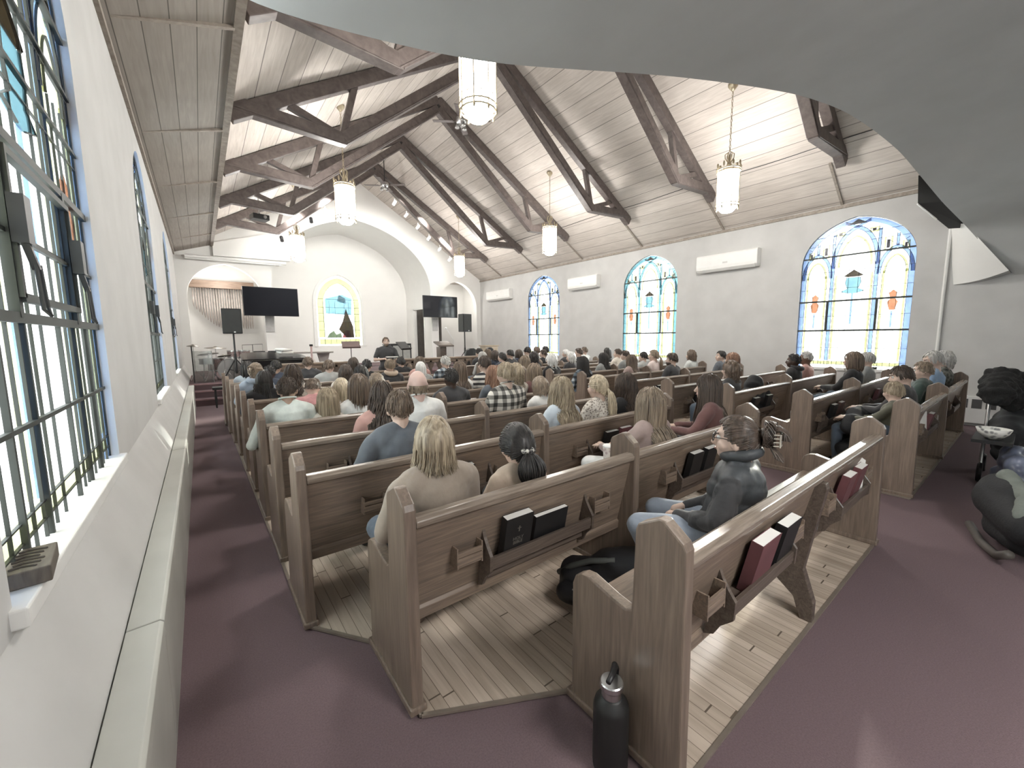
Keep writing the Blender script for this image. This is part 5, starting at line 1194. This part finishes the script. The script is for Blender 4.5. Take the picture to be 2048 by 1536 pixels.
    for i in range(2):
        s = (-1, 1)[i]; ws = w ** .5
        top_mb.caps(sh[i], el[i] if not shortsl else sh[i] * .3 + el[i] * .7, .060 * ws, .054 * ws if not shortsl else .06 * ws, 12)
        if not shortsl: top_mb.caps(el[i], wr[i], .050 * ws, .038 * ws, 12)
        b.caps(sh[i], el[i], (.040 if not shortsl else .05), (.036 if not shortsl else .043), 10); b.caps(el[i], wr[i], (.034 if not shortsl else .041), .026, 10)
        fw = wr[i] - el[i]; fw = fw / np.linalg.norm(fw)
        if arms == 'lap' and not stand: fw = np.array([-s * .5, .8, -.3]); fw /= np.linalg.norm(fw)
        pc = wr[i] + fw * .045; b.caps(wr[i] + fw * .015, wr[i] + fw * .075, .026, .026, 10, 1.25)
        leg_mb.caps(hipj[i], kn[i], .098 * ws, .072 * ws, 14); leg_mb.caps(kn[i], an[i] + np.array([0, 0, .03]), .069 * ws, .048 * ws, 12)
        b.caps(hipj[i], kn[i], .07, .048, 10); b.caps(kn[i], an[i], .045, .03, 10)
    leg_mb.caps(hipj[0] + np.array([0, -.02, .02]), hipj[1] + np.array([0, -.02, .02]), .11, .11, 14)
    body = remesh(b, 'body', [skinmat(skin)], vox * (.75 if lod == 0 else .9), 2, t)
    # fingers and eyes are part of the same body mesh
    fb = MB()
    for i in range(2):
        s = (-1, 1)[i]; fw = wr[i] - el[i]; fw = fw / np.linalg.norm(fw)
        if arms == 'lap' and not stand: fw = np.array([-s * .5, .8, -.3]); fw /= np.linalg.norm(fw)
        hand(fb, wr[i], fw, -s, curl=.55)
    for s in (-1, 1):
        fb.ball(Hp((s * .031, .074, .010)), .0135 * hs, 10, 8, mi=1, R=Rh); fb.ball(Hp((s * .031, .083, .010)), .0065 * hs, 8, 6, mi=2, R=Rh)
        fb.caps(Hp((s * .018, .090, .030)), Hp((s * .046, .080, .032)), .005 * hs, .004 * hs, 6, mi=2)
    fb.tube([Hp((-.02, .092, -.054)), Hp((0, .098, -.053)), Hp((.02, .092, -.054))], .004 * hs, 5, mi=3)
    fm = fb.mesh('f', [skinmat(skin), plain('eye_white', (.7, .7, .68), .3), plain('eye_dark', (.03, .02, .018), .3), plain('lips', (.40, .22, .2), .5)], True)
    import bmesh
    bm = bmesh.new(); bm.from_mesh(body.data); n0 = len(bm.faces); bm.from_mesh(fm); bm.to_mesh(body.data); bm.free(); bpy.data.meshes.remove(fm)
    for m in ('eye_white', 'eye_dark', 'lips'): body.data.materials.append(_mats[m])
    # clothes
    tm = cloth(top); nz = .006 if top != 'puffer' else 0
    ms = remesh(top_mb, 'shirt' if top not in ('tanj', 'puffer') else 'jacket', [tm], vox, {0: 9, 1: 5, 2: 3}[lod], t, noise=.005 if lod < 2 else 0, nscale=8)
    if top == 'puffer':
        V = np.empty(len(ms.data.vertices) * 3); ms.data.vertices.foreach_get('co', V); V = V.reshape(-1, 3); N = np.empty(V.size); ms.data.vertices.foreach_get('normal', N); N = N.reshape(-1, 3)
        tor = (np.abs(V[:, 0]) < .21) & (V[:, 1] < .16)
        V += N * (np.where(tor, .010 * (np.abs(np.sin((V[:, 2] - .02 * np.abs(V[:, 0]) * 10) * PI / .095)) ** .5) + .002, .0))[:, None]; ms.data.vertices.foreach_set('co', V.ravel()); ms.data.update()
        ms.data.materials.append(cloth('char'))
        pol = ms.data.polygons; cen = np.empty(len(pol) * 3); pol.foreach_get('center', cen); cen = cen.reshape(-1, 3)
        pol.foreach_set('material_index', [0 if (abs(c[0]) < .205 and c[1] < .15) else 1 for c in cen])
    remesh(leg_mb, 'trousers', [cloth(legs)], vox, 1, t, noise=.003 if lod < 2 else 0)
    for i in range(2):
        a = an[i]; sb = MB(); sb.caps(a + np.array([0, -.02, -.035]), a + np.array([0, .06, -.045]), .042, .04, 10); sb.caps(a + np.array([0, .06, -.05]), a + np.array([0, .15, -.055]), .036, .03, 10, 1.2)
        so = remesh(sb, 'shoe', [plain('shoe_leather', (.17, .13, .11), .6) if 'pale_shoes' in extras else plain('shoe_dark', (.03, .03, .03), .6)], .012, 1, t)
    # neckline pieces
    if 'collar' in extras:
        cm = MB(); c0 = nk + np.array([0, .0, -.0]); pts = [c0 + np.array([math.sin(a) * .072 * w ** .3, math.cos(a) * .07 - .0, .012 - .018 * math.cos(a)]) for a in np.linspace(.35, 2 * PI - .35, 22)]
        cm.tube(pts, .0085, 8); o = cm.build('collar', tm, t, smooth=True, fix=False); o.scale = (1, 1, 1)
        v = MB()
    if top == 'puffer':
        cm = MB(); c0 = nk + np.array([0, -.005, .0]); cm.tube([c0 + np.array([math.sin(a) * .078, math.cos(a) * .075, .02 - .02 * math.cos(a)]) for a in np.linspace(.3, 2 * PI - .3, 24)], .03, 10); cm.build('collar', tm, t, smooth=True, fix=False)
    if 'hood' in extras:
        cm = MB(); c0 = nk + np.array([0, -.03, -.01]); pts = [c0 + np.array([math.sin(a) * .095, math.cos(a) * .085, -.012 - .03 * math.cos(a) * -1 + .01]) for a in np.linspace(.6, 2 * PI - .6, 22)]
        cm.tube(pts, [.012 + .03 * math.sin(PI * k / 21) for k in range(22)], 10); cm.build('hood', cloth('beige') if 'pale_hood' in extras else tm, t, smooth=True, fix=False)
    if 'glasses' in extras:
        g = MB()
        for s in (-1, 1):
            g.tube([Hp((s * .033 + .024 * math.cos(a), .102, .008 + .019 * math.sin(a))) for a in np.linspace(0, 2 * PI, 17)], .0022 * hs, 5); g.tube([Hp((s * .057, .102, .012)), Hp((s * .076, .05, .014)), Hp((s * .083, -.005, .006))], .002 * hs, 5)
        g.tube([Hp((-.01, .104, .012)), Hp((.01, .104, .012))], .002 * hs, 5); g.build('glasses', M_BLACK, t)
    if 'mask' in extras:
        g = MB(); g.ball(Hp((0, .052, -.05)), (.062 * hs, .06 * hs, .045 * hs), 14, 10, R=Rh); g.build('face_mask', M_WHITEP, t, smooth=True)
    if 'beard' in extras:
        g = MB(); g.ball(Hp((0, .035, -.066)), (.062 * hs, .064 * hs, .055 * hs), 14, 10, R=Rh); g.build('beard', hm(hair), t, smooth=True)
    # hair
    hmm = hm(hair); v, f, cov = hair_cap(style, R0.random() * 6, vol)
    hb = MB(); hb.add(v * 1.0, f)
    n = {0: 620, 1: 260, 2: 90}[lod] * dens; rad = {0: .0030, 1: .0048, 2: .009}[lod]
    if style == 'bald': n *= .12; ln = .02
    elif style in ('short', 'buzz'): ln = length
    else: ln = length
    strands(hb, cov, style, ln, int(n), rad, R0.randint(0, 99999), wave, curl, 1.0, backy=backy, vol=vol)
    if style == 'bun':
        BR = 1.35 if 'clip' in extras else 1.0
        rg = np.random.default_rng(5)
        for k in range(int(n * .35)):
            r0 = rg.uniform(.022, .042); a0 = rg.uniform(0, 6.28); tl = rg.uniform(-1, 1)
            hb.tube([np.array([BR * r0 * math.cos(a0 + q), -HY - .035 * BR + .018 * BR * math.sin(q * 1.5 + tl), .045 + BR * r0 * math.sin(a0 + q) + .01 * tl]) for q in np.linspace(0, 2.6, 7)], rad * 1.1, 4, cap=False)
        hb.ball((0, -HY - .03, .045), (.034, .03, .034), 10, 8)
    if 'clip' in extras:
        rg = np.random.default_rng(8)
        for k in range(260):
            x0 = rg.uniform(-.03, .03); o_ = rg.uniform(-.01, .01)
            hb.tube([np.array([x0, -HY - .03 + o_, .06 + o_]), np.array([x0 * 1.3, -HY - .075 + o_, .085]), np.array([x0 * 1.6, -HY - .11 + o_, .065 + o_]), np.array([x0 * 1.7, -HY - .115 + o_ * 2, .03])], .003, 4, cap=False)
            hb.tube([np.array([x0, -HY - .03, .03]), np.array([x0, -HY - .05, -.01]), np.array([x0 * 1.4, -HY - .075 + o_, -.04]), np.array([x0 * 1.8, -HY - .09 + o_ * 2, -.065 + o_])], .003, 4, cap=False)
    if style == 'braids':
        for k in range(12):
            x = -.08 + .0145 * k; rg = np.random.default_rng(k)
            hb.tube([np.array([x * (1 + .5 * u) + .004 * math.sin(u * 40 + k), -HY * .75 - .03 - .03 * u, -.03 - u * .30]) for u in np.linspace(0, 1, 16)], [.009 + .0025 * math.sin(u * 50) for u in range(16)], 6)
    V = np.concatenate(hb.v) * hs; V = (Rh @ V.T).T + hc
    # keep falling hair outside the shirt
    hb.v = [V]; ho = hb.build('hair', hmm, t, smooth=True, fix=False)
    if 'scrunchie' in extras:
        g = MB(); c = Hp((0, -HY - .03, -.005)); g.tube([c + np.array([.032 * math.cos(a), .022 * math.sin(a), .004 * math.sin(5 * a)]) for a in np.linspace(0, 2 * PI, 20)], .012, 8)
        g.build('scrunchie', checks('scrunchie_spots', (.02, .02, .02), (.1, .1, .1), (.7, .68, .62), .018, 'vor'), t, smooth=True)
    if 'clip' in extras:
        g = MB(); c = np.array([-.012, -HY - .085, .03])
        for s in (-1, 1):
            for z in (-.028, -.01, .008, .026): g.tube([Hp(c + np.array([s * .006, -.012, z])), Hp(c + np.array([s * .035, -.008, z])), Hp(c + np.array([s * .045, .02, z]))], .003, 4)
            g.tube([Hp(c + np.array([s * .038, -.006, -.034])), Hp(c + np.array([s * .038, -.006, .03]))], .004, 4)
        g.build('hair_clip', plain('clip_horn', (.45, .42, .36), .3), t)
    return t
def P(px, py, k, label, z=None, dx=0, **kw):
    """seat a person in row k so that the crown of the head is seen where the photo shows it"""
    y = rowy(k) + .30
    h = hit(px, py, 1, y - .0)
    zt = h[2]; kw.setdefault('lod', 0 if k <= 2 and h[0] < 5 else (1 if k <= 5 else 2))
    x = h[0]
    # keep inside the pew
    rng = (LX0[k] + .25, 3.85) if x < 4.9 else (5.78, 9.75)
    if kw.pop('free', False) is False: x = min(max(x, rng[0]), rng[1])
    aim = math.atan2(-(3.6 - x), max(1.2, 9.6 - y))           # turn of the head towards the speaker
    hd = kw.pop('head', (0, 0, 0)); kw['head'] = (aim * -.0 + (-1 if False else 1) * (math.atan2(x - 3.6, max(2.5, 9.6 - y)) * .6) * (1 if y < 9 else .4) + hd[0], hd[1], hd[2])
    return person((x + dx, y), zt - .012, label, **kw)
# nearest people
P(862, 835, 1, 'man with shoulder-length dark blond hair in a tan-brown jacket, nearest on the left', hair='dkblond', style='medium', length=.168, top='tanj', skin='fair', w=1.06, wave=.006, extras=('collar', 'tucked', 'pale_shoes'), arms='lap')
P(1031, 850, 1, 'woman with black hair in a low ponytail and spotted scrunchie wearing beige', hair='black', style='pony', length=.17, top='beige', legs='black', w=.86, extras=('scrunchie',), head=(0, -.1, 0), dens=1.6, vol=1.9)
P(1470, 832, 0, 'bespectacled woman in a dark puffer vest with hair in a claw clip', hair='dkbrown', style='bun', top='puffer', legs='hoodblue', w=.95, extras=('glasses', 'clip', 'legs_out'), head=(.15, 0, 0), arms='lap', yaw=.25, dens=1.4)
P(795, 780, 2, 'man with short brown hair in a slate grey long-sleeved shirt', hair='brown', style='short', length=.03, top='slate', w=1.12, arms='left_out')
P(1298, 777, 1, 'woman with very long straight light brown hair and white trousers', hair='ltbrown', style='long', length=.46, top='mauve', legs='white', w=.95, arms='forward', extras=('legs_out',), wave=.002, backy=-.155)
P(1445, 750, 1, 'woman with long dark hair in a maroon-brown sweater near the aisle', hair='dkbrown', style='long', length=.44, top='maroon', legs='char', arms='forward', head=(.25, 0, 0), yaw=.35, lean=-.15, w=.95)
P(1120, 755, 2, 'woman with wavy dark blond hair and pale blue top', hair='dkblond', style='long', length=.40, top='ltblue', w=.92, wave=.012, backy=-.15)
P(1195, 750, 2, 'woman with light blond curly ponytail and patterned knit sweater', hair='blond', style='pony', length=.34, top='knit', w=.95, curl=.012, head=(.2, -.05, 0), dens=1.3)
P(1250, 748, 2, 'woman with dark wavy hair in a black top beside the blond ponytail', hair='dkbrown', style='long', length=.30, top='black', w=.95, wave=.012)
P(1010, 725, 3, 'man with cropped light brown hair in a black and cream plaid shirt', hair='dkblond', style='short', length=.03, top='plaid', w=1.12, extras=('collar',), lod=1, seat=.5)
P(1082, 752, 3, 'child in white with clipped light brown hair leaning beside the plaid shirt', hair='ltbrown', style='medium', length=.16, top='white', w=.9, kid=True, hscale=1.1, head=(.2, -.35, .1), wave=.006)
P(832, 740, 3, 'balding man in a bright white shirt', hair='ltbrown', style='bald', top='white', w=1.18, skin='pink', extras=('collar',), hscale=1.05)
P(760, 765, 3, 'woman with long dark brown hair and dusty pink sweater', hair='dkbrown', style='long', length=.38, top='rose', w=1.0, wave=.012, head=(-.1, -.05, 0))
P(555, 755, 4, 'man with short dark hair in a white button shirt, arm over the pew end', hair='dkbrown', style='buzz', length=.015, top='mint', w=1.04, arms='left_out', extras=('collar',), skin='tan', lod=0)
P(640, 778, 4, 'girl with long straight pale blond hair, back of the fifth row', hair='dkblond', style='long', length=.34, top='cream', w=.85, seat=.42, dx=.06)
P(715, 750, 4, 'woman with a brown chin-length bob and white top', hair='brown', style='bob', length=.21, top='white', w=1.0, hscale=1.08)
P(680, 757, 5, 'girl with shoulder-length blond hair left of the brown bob', hair='blond', style='medium', length=.24, top='cream', w=.85)
P(625, 756, 5, 'person with bowed head in a pink shirt', hair='brown', style='short', length=.03, top='pink', w=1.0, head=(-.2, -.5, 0), lean=-.25, lod=1)
P(523, 742, 6, 'person with dark braided hair falling over a black top', hair='black', style='braids', length=.1, top='black', skin='brown', w=1.0, lod=1)
P(506, 726, 7, 'woman with curly brown updo in a grey-blue hooded sweatshirt', hair='ltbrown', style='bun', top='hoodblue', w=1.0, extras=('hood',), lod=1)
P(493, 724, 9, 'person with dark hair and pale blue top at the far left end', hair='black', style='bob', length=.2, top='ltblue', w=.95)
P(537, 731, 8, 'man with cropped black hair in navy, right of the curly updo', hair='black', style='buzz', length=.012, top='navy', skin='dark')
P(550, 721, 9, 'person with dark hair seated near the piano, left block', hair='black', style='short', length=.03, top='navy', skin='tan')
P(583, 730, 6, 'woman with long dark brown curls over a cream top', hair='dkbrown', style='long', length=.34, top='cream', curl=.01, wave=.012, lod=1)
P(614, 714, 9, 'man seen from behind in a dark jacket before the grey table', hair='brown', style='short', length=.03, top='char', w=1.15)
P(655, 720, 8, 'man with combed grey-brown hair in a light grey sweater', hair='brown', style='short', length=.05, top='ltgrey', w=1.1, head=(-.25, -.1, 0), seat=.5)
P(689, 731, 7, 'person with dark shoulder-length curls right of the light grey sweater', hair='dkbrown', style='curly', length=.2, top='cream', curl=.008)
P(705, 716, 9, 'woman with smooth dark brown hair below the music stand', hair='dkbrown', style='bob', length=.18, top='char')
P(720, 732, 6, 'woman with thick black hair and dark top in front of the speaker', hair='black', style='bob', length=.2, top='black', lod=1)
P(732, 719, 8, 'man with close-cropped dark hair left of the speaker', hair='black', style='buzz', length=.012, top='black', skin='tan')
P(751, 748, 5, 'child with light brown curls beside the pink sweater', hair='ltbrown', style='curly', length=.13, top='cream', curl=.008, w=.8, kid=True, hscale=1.08)
P(778, 718, 7, 'man with short brown hair and tan hood over a dark sweater', hair='ltbrown', style='short', length=.035, top='char', extras=('hood', 'pale_hood'), w=1.05, lod=1)
P(801, 714, 9, 'dark-haired man in a black shirt right of the tan hood', hair='black', style='short', length=.03, top='black', w=1.15)
P(840, 724, 7, 'woman with smooth white-blond hair above the bald man', hair='white', style='medium', length=.2, top='ltgrey', lod=1)
P(838, 714, 8, 'person with brown hair behind the white-blond hair', hair='brown', style='long', length=.25, top='rose')
P(890, 712, 7, 'grey-haired man in a dark plaid shirt before the altar rail', hair='grey', style='short', length=.03, top='plaid2', w=1.1)
P(900, 737, 4, 'man with close-cropped black hair in a black pullover, right of the bald man', hair='black', style='buzz', length=.012, top='char', skin='dark', w=1.1, lod=1)
P(918, 724, 5, 'girl with long straight brown hair and white collar', hair='brown', style='long', length=.36, top='white', w=.9, lod=1)
P(968, 712, 5, 'man with dark short hair in a black and white striped shirt', hair='dkbrown', style='short', length=.03, top='stripe', w=1.0, lod=1, skin='fair')
P(986, 732, 4, 'girl with reddish blond wavy hair left of the plaid shirt man', hair='red', style='long', length=.28, top='slate', w=.9, wave=.01)
P(959, 704, 9, 'woman with grey-blond hair holding an open booklet', hair='grey', style='long', length=.24, top='ltgrey', dx=0)
P(958, 697, 10, 'dark-haired person in the front row right of the rail corner', hair='black', style='short', length=.04, top='char', free=True)
P(975, 699, 10, 'brown-haired person in the front row, second from the rail corner', hair='brown', style='bob', length=.16, top='slate', free=True)
P(989, 701, 9, 'person with dark brown hair in the tenth row on the right block', hair='dkbrown', style='medium', length=.18, top='navy')
P(1001, 705, 8, 'dark-haired person with a ponytail in navy on the right block', hair='black', style='pony', length=.15, top='navy')
P(1020, 700, 9, 'dark-haired person, left of a close pair in the right block', hair='black', style='short', length=.04, top='char')
P(1031, 700, 10, 'woman with dark bob, right of a close pair in the right block', hair='dkbrown', style='bob', length=.18, top='navy', dx=.12)
P(1054, 694, 10, 'young man with spectacles and dark fringe in front of the farthest window', hair='black', style='short', length=.05, top='cream', extras=('glasses',))
P(1073, 694, 10, 'person with brown hair second along the farthest window', hair='brown', style='short', length=.05, top='ltgrey')
P(1090, 693, 10, 'person with black hair third along the farthest window', hair='black', style='short', length=.05, top='char')
P(1086, 699, 9, 'man with dark short hair below the farthest window', hair='dkbrown', style='short', length=.04, top='black')
P(1067, 704, 8, 'woman with bulky black hair below the farthest window', hair='black', style='curly', length=.2, top='black', curl=.006)
P(1047, 712, 7, 'girl with long light brown hair below and left of the farthest window', hair='ltbrown', style='long', length=.26, top='cream')
P(1039, 728, 4, 'woman with fluffy pale hair, right of the plaid shirt man', hair='dkblond', style='curly', length=.12, top='cream', curl=.008, w=.9, dx=-.08)
P(1067, 728, 4, 'woman with long brown hair in a dark red top behind the clipped hair', hair='ltbrown', style='long', length=.33, top='maroon', w=.95, lod=1)
P(1097, 709, 6, 'white-haired woman in a black top on the right block', hair='white', style='curly', length=.1, top='black', curl=.005, lod=1)
P(1131, 699, 9, 'old man with thin white hair and dark jacket right of the farthest window', hair='white', style='short', length=.04, top='char')
P(1141, 705, 7, 'old woman with short white hair right of the black top', hair='white', style='curly', length=.08, top='char', curl=.004)
P(1152, 697, 8, 'man with dark hair left of the man in white', hair='dkbrown', style='short', length=.03, top='black', dx=.1)
P(1168, 694, 9, 'man with cropped hair in a white shirt under the wall air conditioner', hair='brown', style='buzz', length=.015, top='white', w=1.1)
P(1153, 714, 5, 'woman with straight dark hair in a dark red plaid shirt', hair='black', style='long', length=.28, top='plaid2', lod=1, dx=.0)
P(1206, 706, 6, 'woman with long black hair in grey', hair='black', style='long', length=.34, top='grey', lod=1)
P(1214, 696, 8, 'woman with black hair behind the long-haired woman in grey', hair='black', style='medium', length=.22, top='black')
P(1235, 698, 7, 'man with short dark hair in a cream sweater', hair='dkbrown', style='short', length=.03, top='cream', w=1.1, lod=1)
P(1250, 701, 6, 'dark-haired person half hidden behind the cream sweater', hair='dkbrown', style='short', length=.04, top='grey')
P(1262, 710, 5, 'woman with long straight brown hair below the middle window', hair='brown', style='long', length=.36, top='mauve', lod=1)
P(1286, 704, 6, 'dark-haired boy in front of the middle window', hair='black', style='short', length=.05, top='ltgrey', lod=1, w=.9)
P(1307, 700, 5, 'woman with high light brown ponytail in a pale pink top', hair='ltbrown', style='pony', length=.3, top='pinkw', lod=1, w=1.0)
P(1343, 706, 4, 'bearded man with dark hair in a dark grey pullover', hair='dkbrown', style='short', length=.045, top='char', w=1.08, lod=1, extras=('beard',))
P(1384, 701, 5, 'woman with tied curly brown hair in a finely patterned top', hair='brown', style='curly', length=.14, top='dots', curl=.006, lod=1)
P(1440, 702, 4, 'man with dark swept hair looking over his shoulder before the right wall', hair='black', style='short', length=.04, top='slate', lod=1, head=(.3, .1, 0))
P(1464, 706, 3, 'woman with long strawberry blond hair beside the man looking over', hair='red', style='long', length=.3, top='mauve', lod=1)
P(1454, 724, 2, 'person with curly brown hair next to the hooded coat', hair='brown', style='curly', length=.1, top='char', curl=.006, lod=1, free=True, dx=.1)
P(1586, 708, 2, 'person with dark skin and black hair wrapped in a black coat', hair='black', style='buzz', length=.015, top='black', skin='dark', w=1.1, lod=1, extras=('hood',))
P(1611, 703, 2, 'person with a greyish head covering and pink sweater behind the black coat', hair='grey', style='buzz', length=.012, top='rose', skin='brown', lod=1)
P(1706, 705, 1, 'woman with brown bobbed hair in a black top by the large window', hair='brown', style='bob', length=.16, top='black', lod=1, arms='forward', w=1.05)
P(1724, 706, 1, 'grey-haired person in grey right behind the bobbed woman', hair='grey', style='short', length=.05, top='grey', lod=1, dx=.28)
P(1785, 736, 0, 'brown-haired adult bending over next to the small boy', hair='dkbrown', style='short', length=.05, top='char', lod=1, head=(.2, -.2, 0), dx=.55, arms='forward')
P(1780, 765, 0, 'small boy with pale blond hair leaning on the pew end', hair='dkblond', style='short', length=.03, top='olive', lod=0, w=.68, head=(-1.0, -.1, 0), arms='forward', seat=.46, hscale=1.15, kid=True, free=True, dx=.12)
P(1844, 724, 0, 'man with short light brown hair in a dark green t-shirt', hair='ltbrown', style='short', length=.03, top='green', lod=1, w=1.05, extras=('short_sleeve',))
P(1868, 702, 0, 'old woman with pale hair leaning towards the man in the camouflage jacket', hair='grey', style='short', length=.05, top='blue', lod=1, dx=0, head=(.3, -.2, 0))
P(1894, 702, 0, 'curly-haired older person in mottled dark jacket, arm over the outer pew end', hair='grey', style='curly', length=.08, top='camo', lod=1, curl=.006, arms='right_rail', yaw=.0)
# the speaker standing in the centre aisle
sp = hit(771, 672, 1, 10.1)
person((sp[0], 10.1), sp[2], 'bearded man in a black polo standing with open book at the front', hair='brown', style='short', length=.03, top='char', legs='char', skin='fair', lod=1, stand=True, yaw=PI - .2, head=(.1, .0, 0), extras=('short_sleeve', 'collar', 'beard'), w=1.08)
t = empty('open_book', (sp[0] + .02, 10.1 - .33, 1.16), -.2, 'open dark book held by the standing speaker', 'book')
MB().box((-.15, -.1, 0), (.15, .1, .012)).build('cover', M_BLACK, t); MB().box((-.14, -.09, .012), (.14, .09, .03)).build('page_block', M_PAPER, t)
